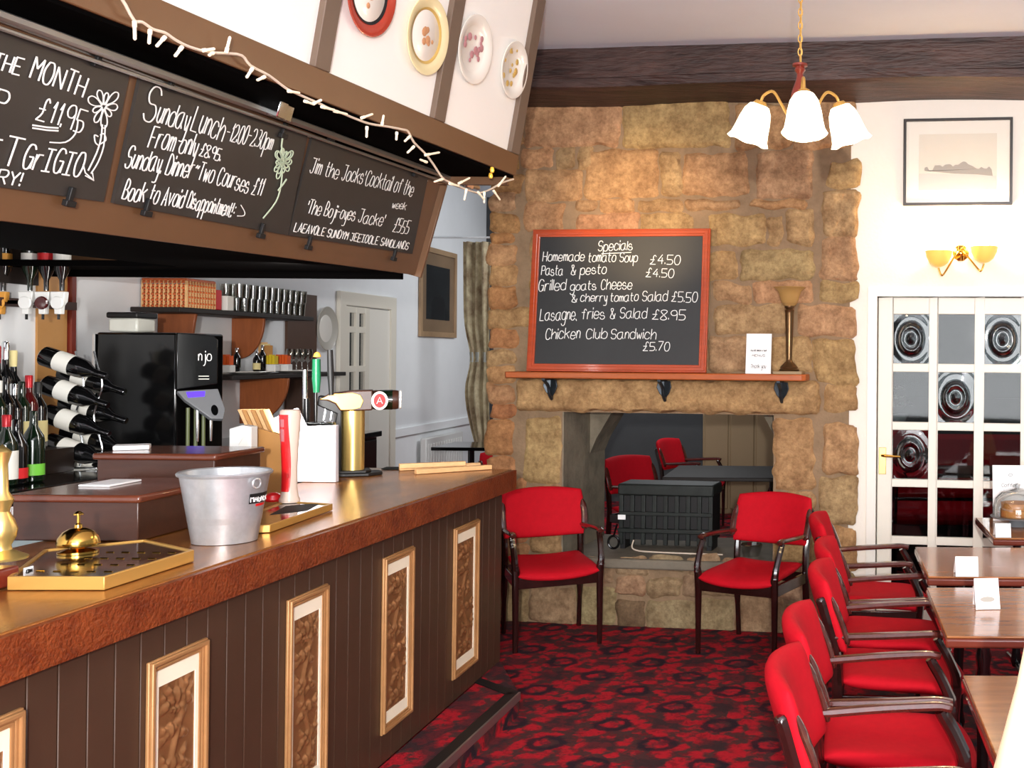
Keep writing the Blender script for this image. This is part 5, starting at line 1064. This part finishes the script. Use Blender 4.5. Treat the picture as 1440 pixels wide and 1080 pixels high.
# bottles
def bottle(name, label, B, H_, r, glass, lab=None, cap=None, group=None, n=18, M=None, neck=0.30, low=0.1, high=0.42):
    t = thing(name, label, 'bottle', B, 0, group)
    nr = r * 0.36
    MB().lathe([(0, 0.003), (r * .8, 0.0), (r, 0.008), (r, H_ * (1 - neck) - r * 0.9), (r * .9, H_ * (1 - neck) - r * .35), (nr * 1.1, H_ * (1 - neck) + r * .6), (nr, H_ * (1 - neck * .5)), (nr, H_ * .985), (nr * .8, H_), (0, H_)], n, B, M).build('glass', glass, t)
    if lab: MB().lathe([(r + 0.0008, H_ * low), (r + 0.0008, H_ * high)], n, B, M, cap=False).build('label', lab, t)
    if cap: MB().lathe([(nr * 1.08, H_ * (1 - neck * .55)), (nr * 1.16, H_ * .99), (nr, H_ * 1.004), (0, H_ * 1.004)], n, B, M).build('foil_cap', cap, t)
    return t
BG = 'bottles on the back bar'
def bat(u, v, x): p = atx(u, v, x); return p
rows_ = [(10, -3.36, 'glass_green', 'label_white', 'foil_red', 'green bottle with round white label, leftmost of the front row on the back bar', .085, .29), (24, -3.36, 'glass_black', 'label_red', None, 'black bottle with a red label between the two green bottles on the back bar', .08, .27), (48, -3.36, 'glass_green', 'label_green', None, 'dark green bottle with a bright green label next to the wine rack', .08, .30)]
def yfor(u, x): return x / ((u - CU) / F)
for u, x, g, lb, cp, lab, a, H_ in rows_:
    y = yfor(u, x); b = bottle('spirit_bottle', lab, V((x, y, BZ + .001)), H_, 0.040, g, lb, cp, BG, low=.10, high=.26 if lb != 'label_white' else .5)
hi = [(-2, 'glass_green', None, 'label_white'), (9, 'glass_black', 'label_white', None), (20, 'glass_black', None, 'chrome'), (31, 'glass_green', 'label_cream', None), (41, 'glass_red', None, 'foil_red'), (54, 'glass_black', 'label_cream', 'black_matt')]
t = thing('bottle_step', 'dark stepped shelf for bottles on the back bar', 'shelf', (-3.68, 4.9, BZ)); MB().bx(-3.86, -3.50, 4.1, 4.93, BZ + .001, BZ + 0.11).build('step_block', 'dark_wood', t)
for i, (u, g, lb, cp) in enumerate(hi):
    x = -3.60; y = yfor(u, x)
    bottle('spirit_bottle', ['dark green bottle at the far left of the raised row of bottles', 'black bottle with a white label in the raised row, second from the left', 'black bottle with a bright cap in the raised row, third from the left', 'green bottle with a cream label in the middle of the raised row', 'red-capped bottle in the raised row of bottles', 'dark bottle with a cream label in the raised row, beside the wine rack'][i], V((x, y, BZ + .112)), 0.31 + 0.02 * math.sin(i * 2), 0.036, g, lb, cp, BG)
tall = [(-4, 0.40), (8, 0.42), (19, 0.38)]
for i, (u, H_) in enumerate(tall):
    x = -3.76; y = yfor(u, x); bottle('spirit_bottle', ['tall black bottle against the wall at the left edge, left of three', 'tallest black bottle against the wall, middle of three at the left edge', 'tall black bottle against the wall, right of three at the left edge'][i], V((x, y, BZ + .112)), H_ + .06, 0.036, 'glass_black', None, ['foil_red', 'chrome', 'label_cream'][i], BG)
# wine rack: four tiers of two
t = thing('wine_rack', 'black wire wine rack with four tiers of bottles', 'rack', (-3.55, 5.1, BZ)); RX = -3.62
yl0 = 4.75
def rk(u, v): return aty(u, v, 5.05)
m = MB()
for du in (0, 26):
    for dy in (0, 0.14):
        P = [aty(112 + du + 6 * math.sin(i * PI / 2), 655 - i * 23, 5.0 + dy) for i in range(8)]; m.tube(smooth_line([tuple(p) for p in P], 3), 0.004, 6)
m.build('wire_frame', 'chrome', t)
m = MB(); a, b = aty(95, 657, 5.05), aty(152, 655, 5.05); m.bx(a.x, b.x, 4.97, 5.2, BZ + .0015, BZ + .012); m.build('base', 'chrome', t, bevel=0.003)
names = ['top', 'second', 'third', 'bottom']
for i in range(4):
    for j in range(2):
        u0, v0 = 61 + 2 * i + j * 26, 498 + 40.5 * i + j * 22; yb_ = 4.98 + 0.13 * j
        A = aty(u0, v0 + 2, yb_); T_ = aty(u0 + 84, v0 + 30, yb_); ax = (T_ - A).normalized(); x = V((0, 1, 0)); x = (x - ax * x.dot(ax)).normalized(); M = Matrix((x, ax.cross(x), ax)).transposed()
        bottle('wine_bottle', f"black wine bottle lying in the {names[i]} tier of the rack, {'front' if j == 0 else 'rear'} of the pair", A, (T_ - A).length * 1.06, 0.047, 'glass_black', 'label_white', None, 'wine bottles in the wire rack', M=M, low=.24, high=.48)
o = MB().prism(flat((0, 0, 0)), [(p.x, p.y) for p in [atz(*c, BZ) for c in ((62, 664), (150, 660), (146, 655), (66, 656))]], BZ + .001, BZ + .0014).build('paper_sheet', 'label_white'); tag(o, 'white paper sheet under the wine rack', 'paper')
# coffee machine
t = thing('coffee_machine', 'large black coffee machine with clear bean hopper on the back bar', 'coffee machine', (-3.5, 5.65, BZ))
cx0, cx1, cy0, cy1, cz0, cz1 = -3.74, -3.33, 5.42, 5.84, BZ + .001, 1.750
MB().bx(cx0, cx1, cy0, cy1, cz0 + .0, cz1).build('casing', 'black_gloss', t, bevel=0.012)
m = MB(); m.bx(cx0 - 0.015, cx0 - 0.001, cy0 - 0.005, cy1, cz0, cz1 - 0.01); m.build('side_trim', 'chrome', t)
m = MB(); f = Fr((cx1 + .001, cy0 - 0.02, 0), V((0.42, 0.40, 0)), (0, 0, 1))
pL, pR = f.px(247, 500)[0], f.px(305, 500)[0]
m.prism(f, [(pL, f.px(247, 548)[1]), (pR, f.px(305, 540)[1]), (pR, f.px(305, 478)[1]), (pR - .02, f.px(300, 472)[1]), (pL, f.px(247, 468)[1])], -0.02, 0.02); fp = m.build('front_panel', 'black_gloss', t, bevel=0.004)
m = MB(); z_ = f.px(285, 507, .02)[1]; a_, b_ = f.px(279, 500, .02)[0], f.px(297, 500, .02)[0]; write(m, f, 'njo', 0, 0, 0, 0, 0, 0.0028, raw=((a_, z_), (b_, z_), 0.05), h=0.022, jit=0, slant=0); m.build('panel_lettering', 'white_paper', fp)
for vv in (529, 533):
    a_, b_ = f.px(279, vv, .021), f.px(294, vv, .021); m = MB(); m.tube([f.p(*a_, .021), f.p(*b_, .021)], 0.003, 4, .4, f.n); m.build('panel_small_print', 'label_white', fp)
g = Fr(f.p(pL, f.px(247, 548)[1], 0.02), f.x, V((0, 0, 1)) - f.n * 0.55)
pts = [(0.0, -0.01), (pR - pL, -0.0), (pR - pL + .02, -0.12), (pR - pL + .005, -0.175), (pR - pL - .05, -0.17), (0.03, -0.06)]
m = MB(); m.prism(g, pts[::-1], -0.02, 0.008); cp = m.build('control_panel', 'plastic_grey', t, bevel=0.004)
m = MB(); m.prism(g, [(0.045, -0.05), (0.12, -0.045), (0.125, -0.015), (0.04, -0.018)], 0.009, 0.010); m.build('display', 'screen_violet', cp)
m = MB(); m.prism(g, [(pR - pL - .03 + 0.016 * math.cos(w), -0.125 + 0.03 * math.sin(w)) for w in [i * PI / 8 for i in range(16)]], 0.009, 0.012); m.build('oval_button', 'black_gloss', cp)
m = MB(); m.bx(cx0 + .01, cx1 - .02, cy0 + .05, cy1 - .05, cz1 + .001, cz1 + 0.085)
m = MB(); hx0, hx1 = aty(152, 450, 5.45).x, aty(193, 450, 5.45).x
m.bx(hx0, hx1, 5.45, 5.60, cz1 + 0.002, aty(150, 447, 5.45).z); hp_ = m.build('bean_hopper', 'glass_frost', t, bevel=0.01)
m = MB(); z_ = aty(150, 447, 5.45).z; m.bx(hx0 - .006, hx1 + .006, 5.44, 5.61, z_, z_ + 0.03); m.build('hopper_lid', 'black_matt', t, bevel=0.008)
sp = f.p(pR - 0.06, 0, 0.09)
for dx in (0, 0.06):
    p = f.p(pR - 0.10 + dx, f.px(290, 600)[1], 0.06); m = MB(); m.tube([p + V((0, 0, .10)), p, p + V((0, 0, -.07))], [0.008, 0.008, 0.006], 8); m.build('milk_spout', 'chrome', t)
for i in range(3):
    p = f.p(pL + 0.05 + 0.035 * i, f.px(280, 600)[1], 0.03); m = MB(); m.tube([p + V((0, 0, .10)), p + V((0, 0, -.12))], 0.009, 8); m.build('side_tube', 'plastic_olive', t)
# ------------------------------------------------------------------ wall shelves behind the bar
SX = -3.62
def shelf(y0, y1, z, name, label, m_='dark_panel', dep=SX):
    t = thing(name, label, 'shelf', (-3.76, (y0 + y1) / 2, z)); MB().bx(WALLX + .002, dep, y0, y1, z - 0.028, z).build('board', m_, t, bevel=0.004)
    return t
U_ = shelf(5.92, 7.45, 1.90, 'wall_shelf', 'upper dark wall shelf holding the basket and rows of glasses')
L_ = shelf(6.45, 7.95, 1.51, 'wall_shelf', 'lower dark wall shelf with sauces and plates')
def corbel(parent, y, z, w, h, quarter, m_='wood_rust'):
    f = front((WALLX + .003, y, z)); n = 10
    pts = [(0, 0), (w, 0)] + [(w * math.cos(i / n * PI / 2) ** 0.8, -h * math.sin(i / n * PI / 2)) for i in range(1, n + 1)] if quarter else [(0, 0), (w, 0), (w * .96, -h * .35), (w * .9, -h), (0, -h)]
    m = MB(); m.prism(f, pts[::-1], -0.022, 0); m.build('bracket', m_, parent, bevel=0.003)
corbel(U_, 6.16, 1.871, 0.22, 0.15, False); corbel(U_, 6.92, 1.871, 0.21, 0.27, True, 'wood_rust2')
corbel(L_, 7.02, 1.481, 0.32, 0.30, True, 'wood_rust2'); corbel(L_, 6.55, 1.481, 0.10, 0.11, True, 'wood_brown')
# basket
by0, by1 = 6.00, 6.27
t = thing('wicker_basket', 'orange-brown wicker basket on the upper shelf', 'basket', (-3.74, 6.0, 1.901)); bxa, bxb = -3.88, -3.635; bz = 1.902
n = 12
def strip_side(parent, p0, p1, z0, z1, out):
    m = MB(); d = (p1 - p0); 
    for j in range(9):
        z = z0 + (z1 - z0) * (j + .5) / 9; N_ = 40
        pts = [p0 + d * (i / N_) + out * (0.006 * math.sin(i * PI / 2 + j * PI)) + V((0, 0, z)) for i in range(N_ + 1)]; m.tube(pts, 0.0075, 5)
    m.build('woven_side', 'wicker', parent)
    s = MB()
    for i in range(0, 11):
        p = p0 + d * (i / 10) ; s.tube([p + V((0, 0, z0)) + out * 0.004, p + V((0, 0, z1)) + out * 0.004], 0.006, 5)
    s.build('stakes', 'wood_light', parent)
strip_side(t, V((bxb, by0, 0)), V((bxb, by1, 0)), bz, bz + 0.15, V((1, 0, 0))); strip_side(t, V((bxa, by0, 0)), V((bxb, by0, 0)), bz, bz + 0.15, V((0, -1, 0)))
m = MB(); m.bx(bxa, bxb - .01, by0 + .01, by1, bz, bz + 0.12); m.build('lining', 'wood_rust', t)
m = MB(); m.tube([V((bxa, by0, bz + .155)), V((bxb, by0, bz + .155)), V((bxb, by1, bz + .155))], 0.010, 6); m.build('rim', 'wicker', t)
# packets next to the basket
o = MB().bx(-3.72, -3.64, 6.30, 6.36, 1.902, 2.02).build('red_packet', 'label_red', bevel=0.004); tag(o, 'red packet on the upper shelf beside the wicker basket', 'packet')
o = MB().bx(-3.70, -3.63, 6.40, 6.47, 1.902, 1.99).build('white_packet', 'label_white', bevel=0.004); tag(o, 'white packet on the upper shelf between red packet and glasses', 'packet')
# stacked tumblers
G0 = None
def tumbler(B, M=None):
    t = thing('tumbler_glass', 'clear tumbler in the stacked rows of glasses on the upper shelf', 'glass', B, 0, 'tumblers on the upper shelf')
    MB().lathe([(0.026, 0.0), (0.030, 0.003), (0.036, 0.085), (0.034, 0.085), (0.028, 0.010), (0, 0.009)], 14, (0, 0, 0)).build('tumbler_bowl', 'glass_bar', t, local=True)
    return t
g0 = tumbler(V((-3.70, 6.62, 1.902)))
for lv in range(2):
    for i in range(11):
        for r_ in range(2):
            if lv == r_ == i == 0: continue
            dup(g0, (-3.68 - 0.085 * r_, 6.60 + 0.077 * i + 0.02 * lv, 1.902 + 0.087 * lv), 0, 'clear tumbler in the stacked rows of glasses on the upper shelf', 'tumblers on the upper shelf')
# sauces, bottles, plates and stem glasses on the lower shelf
t = thing('serving_plate', 'white oval plate on the lower shelf, left of the other plate', 'plate', (-3.68, 6.75, 1.511)); 
def oval(B, a, b, t): 
    m = MB(); m.lathe([(0.5, 0.0), (0.62, 0.003), (1, 0.016), (0.99, 0.019), (0.6, 0.007), (0, 0.006)], 32); m.v = [(B.x + p[0] * a, B.y + p[1] * b, B.z + p[2]) for p in m.v]; return m.build('dish', 'ceramic_white', t)
oval(V((-3.70, 6.78, 1.5115)), 0.11, 0.22, t)
t = thing('serving_plate', 'white oval plate on the lower shelf, right of the other plate', 'plate', (-3.68, 7.3, 1.511)); oval(V((-3.70, 7.36, 1.5115)), 0.11, 0.24, t)
def pot(u, col, label, h=.055):
    x = -3.70; y = yfor(u, x); w = 0.055; t = thing('sauce_tub', label, 'tub', (x, y, 1.526)); f_ = front((x, y, 1.526))
    m = MB(); m.bx(x - w, x + w, y - .03, y + .03, 1.5275, 1.5275 + .045); m.build('tub', 'plastic_white', t, bevel=.004)
    m = MB()
    for k in range(5): m.bx(x - w + .004 + .02 * k, x - w + .020 + .02 * k, y - .024, y + .024, 1.574, 1.574 + h + .008 * (k % 2))
    m.build('sachets', col, t)
pot(315, 'sauce_orange', 'white tub of orange sauce sachets at the left of the lower shelf'); pot(379, 'sauce_yellow', 'white tub of yellow sauce sachets on the lower shelf'); pot(397, 'sauce_orange', 'white tub of red sauce sachets beside the yellow ones')
for u, g, H_, lab in ((333, 'glass_black', .15, 'small dark sauce bottle right of the orange sachets'), (361, 'glass_black', .13, 'left one of two dark sauce bottles in the middle of the lower shelf'), (369, 'glass_black', .17, 'right one of two dark sauce bottles in the middle of the lower shelf')):
    x = -3.70; y = yfor(u, x); bottle('sauce_bottle', lab, V((x, y, 1.5275)), H_, 0.022, g, 'label_cream' if u == 361 else None, 'chrome', 'sauce bottles on the lower shelf', 12)
t = thing('menu_fan', 'fan of brown menu cards standing on the lower shelf', 'menus', (-3.72, 7.2, 1.512))
for k in range(3):
    m = MB(); f = Fr((-3.78 + .02 * k, yfor(376, -3.72), 1.5275), (1, 0, 0), (0.35 + .12 * k, 0, 1)); m.box(f, 0, .06, 0, .19 - .01 * k, -.003 + .006 * k, .001 + .006 * k); m.build('card', ['wood_light', 'label_cream', 'wood_tan'][k], t)
def wineglass(B, label, up=True, group=None):
    t = thing('wine_glass', label, 'glass', B, 0, group); s = 1
    MB().lathe([(0, 0.002), (0.032, 0.0), (0.032, 0.002), (0.004, 0.008), (0.0035, 0.07), (0.018, 0.082), (0.032, 0.11), (0.033, 0.135), (0.027, 0.165), (0.026, 0.165), (0.031, 0.135), (0.03, 0.112), (0.012, 0.084), (0, 0.082)], 16, (0, 0, 0)).build('stemmed_bowl', 'glass_bar', t, local=True)
    return t
wg = None; SG = 'stem glasses on the lower shelf'
for i, u in enumerate((409, 417, 425, 433)):
    x = -3.69; y = yfor(u, x); lab = ['first', 'second', 'third', 'fourth'][i] + ' stem glass from the left on the lower shelf'
    if wg is None: wg = wineglass(V((x, y, 1.511)), lab, group=SG)
    else: dup(wg, (x, y, 1.511), 0, lab, SG)
# brown panel, white strip with the oval plate
struct(MB().bx(WALLX + .001, WALLX + 0.02, 7.6, 8.03, 0, 2.08).build('trim_2', 'wood_panel', smooth=False))
B = atx(456, 462, WALLX); t = thing('wall_plate', 'pale plate hung on the white wall beside the back door', 'plate', B)
M = Matrix((V((0, 1, 0)), V((0, 0, 1)), V((1, 0, 0)))).transposed()
MB().lathe([(0.08, 0.004), (0.170, 0.026), (0.166, 0.03), (0.105, 0.012), (0, 0.011)], 36, B, M).build('rim', 'plate_grey', t)
MB().lathe([(0.105, 0.0125), (0.095, 0.0150), (0, 0.0125)], 30, B, M).build('motif', 'ceramic_white', t)
# back door on the left wall
LW = Fr((WALLX, 0, 0), (0, 1, 0), (0, 0, 1))
def yw(u): return atx(u, 500, WALLX).y
y_a, y_b = yw(472), yw(552); zt_ = 2.04
dr2 = struct(thing('door_2', 'x', 'door', (WALLX, y_a, 0)))
for k in ('label', 'category'): del dr2[k]
m = MB(); m.ring(LW, [(y_a, 0), (y_b, 0), (y_b, zt_ + .1), (y_a, zt_ + .1)], [(y_a + .11, .0), (y_b - .11, 0.0), (y_b - .11, zt_ - .01), (y_a + .11, zt_ - .01)], 0.001, 0.035); struct(m.build('architrave', 'door_cream', dr2, bevel=.006))
ya_, yb_ = y_a + .11, y_b - .11; ym = ya_ + (yb_ - ya_) * .52
m = MB(); m.box(LW, ym, yb_, 0.01, zt_ - .02, 0.001, 0.02); struct(m.build('door_leaf', 'white_gloss', dr2))
m = MB(); m.box(LW, ya_, ym, 0.01, zt_ - .02, 0.0005, 0.004); struct(m.build('glazing', 'glass_smoke', dr2))
m = MB(); xs_ = [ya_, ya_ + .07, ym - .30, ym - .24, ym - .07, ym]
for a_, b_ in ((ya_, ya_ + .08), ((ya_ + ym) / 2 - .03, (ya_ + ym) / 2 + .03), (ym - .08, ym)): m.box(LW, a_, b_, .01, zt_ - .02, .002, .024)
for z in (0.85, 1.18, 1.52, 1.84, 2.0): m.box(LW, ya_, ym, z - .025, z + .025, .002, .022)
struct(m.build('glazing_bars', 'door_cream', dr2, bevel=.003))
# picture on the left wall
pa, pb = atx(588, 410, WALLX).y, atx(639, 410, WALLX).y; pz1, pz0 = atx(612, 350, WALLX).z, atx(612, 474, WALLX).z
PFm = Fr((WALLX + 0.002, (pa + pb) / 2, (pz0 + pz1) / 2), (0, 1, 0), (0, 0, 1))
t, w2, h2 = framed(PFm, (pb - pa) / 2, (pz1 - pz0) / 2, 0.05, 'tan framed portrait with a dark figure on the pale wall behind the bar', 'frame_tan', 'frame_tan', 'portrait_dark', 0.12)
m = MB(); m.prism(PFm, [(-w2 * .6, -h2), (w2 * .6, -h2), (w2 * .55, -h2 * .3), (w2 * .25, -h2 * .1), (-w2 * .25, -h2 * .1), (-w2 * .5, -h2 * .3)], .0117, .0123); m.build('painted_figure', 'portrait_ink', t)
# curtain, radiator, small table beyond
t = thing('floral_curtain', 'beige floral curtain gathered beside the stone pillar', 'curtain', (-3.4, 10.4, 0.8))
ca0, ca1 = aty(652, 340, 10.3), aty(690, 340, 10.3); zt_, zb_ = ca0.z, aty(670, 622, 10.3).z
def cur(u, v):
    nar = 1 - 0.25 * math.exp(-((v - 0.42) / 0.12) ** 2) - 0.45 * (1 - min(1, v / 0.3)) ** 1.5
    x = ca1.x - (ca1.x - ca0.x) * (1 - u) * nar; return (x, 10.3 + 0.03 * math.sin(u * 22) + 0.02 * math.sin(u * 9 + v * 4), zb_ + (zt_ - zb_) * v)
MB().grid(cur, 40, 24).build('hanging_cloth', 'curtain', t)
m = MB(); m.grid(lambda u, v: (cur(u, .40 + .05 * v)[0], cur(u, .42)[1] - .012, zb_ + (zt_ - zb_) * (.40 + .05 * v)), 20, 2); m.build('tie_back', 'curtain_grey', t)
s_ = t.children[0].modifiers.new('solid', 'SOLIDIFY'); s_.thickness = 0.006
m = MB(); m.tube([V((WALLX + .004, 10.3, aty(640, 334, 10.3).z)), aty(692, 334, 10.3)], 0.010, 8); m.build('curtain_pole', 'plaster_cool', t)
t = thing('radiator', 'white radiator low on the pale wall beyond the bar', 'radiator', (WALLX + .05, 10.8, .3))
ra, rbb = atx(598, 630, WALLX + .08).y, atx(650, 620, WALLX + .08).y
zr = atx(620, 612, WALLX + .08).z
m = MB(); m.bx(WALLX + .03, WALLX + .09, ra, rbb, .12, zr)
m.build('panel', 'radiator', t, bevel=.012); m = MB()
for i in range(14): yy_ = ra + .06 + (rbb - ra - .12) * i / 13; m.bx(WALLX + .09, WALLX + .098, yy_ - .02, yy_ + .02, .18, zr - .06)
m.build('ribs', 'radiator', t, bevel=.004)
for yy_ in (ra + .15, rbb - .15): m = MB(); m.bx(WALLX + .005, WALLX + .035, yy_ - .02, yy_ + .02, .2, zr - .1); m.build('wall_bracket', 'radiator', t)
struct(MB().bx(WALLX, WALLX + .025, y_b, 12.0, .90, .97).build('trim_3', 'plaster_cool', smooth=False))
p = aty(622, 629, 9.3); t = thing('cafe_table', 'small black table by the radiator beyond the bar end', 'table', (p.x, 9.5, 0))
m = MB(); m.bx(p.x - .1, p.x + .4, 9.3, 9.9, p.z - .03, p.z); m.build('tabletop', 'black_gloss', t, bevel=.004); m = MB(); m.tube([(p.x + .15, 9.6, 0), (p.x + .15, 9.6, p.z - .03)], .03, 8); m.tube([(p.x + .15 - .2, 9.6, .02), (p.x + .35, 9.6, .02)], .025, 8); m.build('pedestal', 'black_gloss', t)
dup(ch0, (-2.55, 8.7, 0), 0.6, 'red armchair beyond the bar, mostly hidden by the stone pillar', 'red armchairs of the back room')
# ------------------------------------------------------------------ optics: upside-down bottles on white measures
OG = 'optics on the wall'
t0 = thing('optic_rail', 'dark wooden rail carrying the white spirit measures', 'rail', (WALLX + .06, 5.0, 1.9)); MB().bx(WALLX + .001, WALLX + .04, 4.2, 5.45, 1.86, 1.90).build('rail_board', 'wood_brown', t0)
for i, (u, g, lab, lc, ds) in enumerate(((4, 'glass_black', 'upturned dark bottle with a gold label on the optics rail at the left edge', 'label_gold', 'label_gold'), (42, 'glass_green', 'upturned dark bottle on the white spirit measure, left of three', 'label_white', 'plastic_white'), (65, 'glass_black', 'upturned red-labelled bottle on the spirit measure with a dark dial', 'label_red', 'glass_red'), (87, 'glass_black', 'upturned black bottle on the white spirit measure, right of three', 'label_white', 'plastic_white'))):
    y = 5.0; x = aty(u, 420, y).x; zc_ = aty(u, 424, y).z
    t = thing('spirit_optic', lab, 'spirit dispenser', (x, y, zc_), 0, OG)
    MB().lathe([(0.010, 0.05), (0.011, 0.10), (0.032, 0.15), (0.0345, 0.30), (0, 0.30)], 18, (x, y, zc_)).build('upturned_bottle', g, t)
    MB().lathe([(0.0352, 0.165), (0.0352, 0.225)], 18, (x, y, zc_), cap=False).build('label', lc, t)
    f = front((x, y - .03, zc_)); m = MB(); m.prism(f, [(-.014, -.06), (.014, -.06), (.016, -.02), (.030, .0), (.034, .045), (-.034, .045), (-.030, 0), (-.016, -.02)], -.03, 0); m.build('measure_body', 'plastic_white' if i else 'label_gold', t, bevel=.003)
    m = MB(); M_ = Matrix((V((1, 0, 0)), V((0, 0, 1)), V((0, -1, 0)))).transposed(); m.lathe([(.030, 0), (.031, .006), (.027, .012), (0, .013)], 24, (x + .004, y - .031, zc_ - .008), M_); m.build('dial', ds, t)
    m = MB(); m.tube([(x, y - .02, zc_ - .06), (x, y - .02, zc_ - .085)], .006, 8); m.build('nozzle', 'black_gloss', t)
    m = MB(); m.bx(WALLX + .04, x - .0, y - .01, y + .01, 1.872, 1.888) if x > WALLX + .05 else None
    if m.v: m.build('clamp_arm', 'black_matt', t)
# wood panelling behind the bottles
struct(MB().bx(WALLX + .0005, WALLX + .012, 5.22, 5.42, BZ, 2.05).build('trim_4', 'wood_tan', smooth=False))
struct(MB().bx(WALLX + .0005, WALLX + .03, 5.43, 5.46, BZ, 2.05).build('trim_5', 'wood_red', smooth=False))
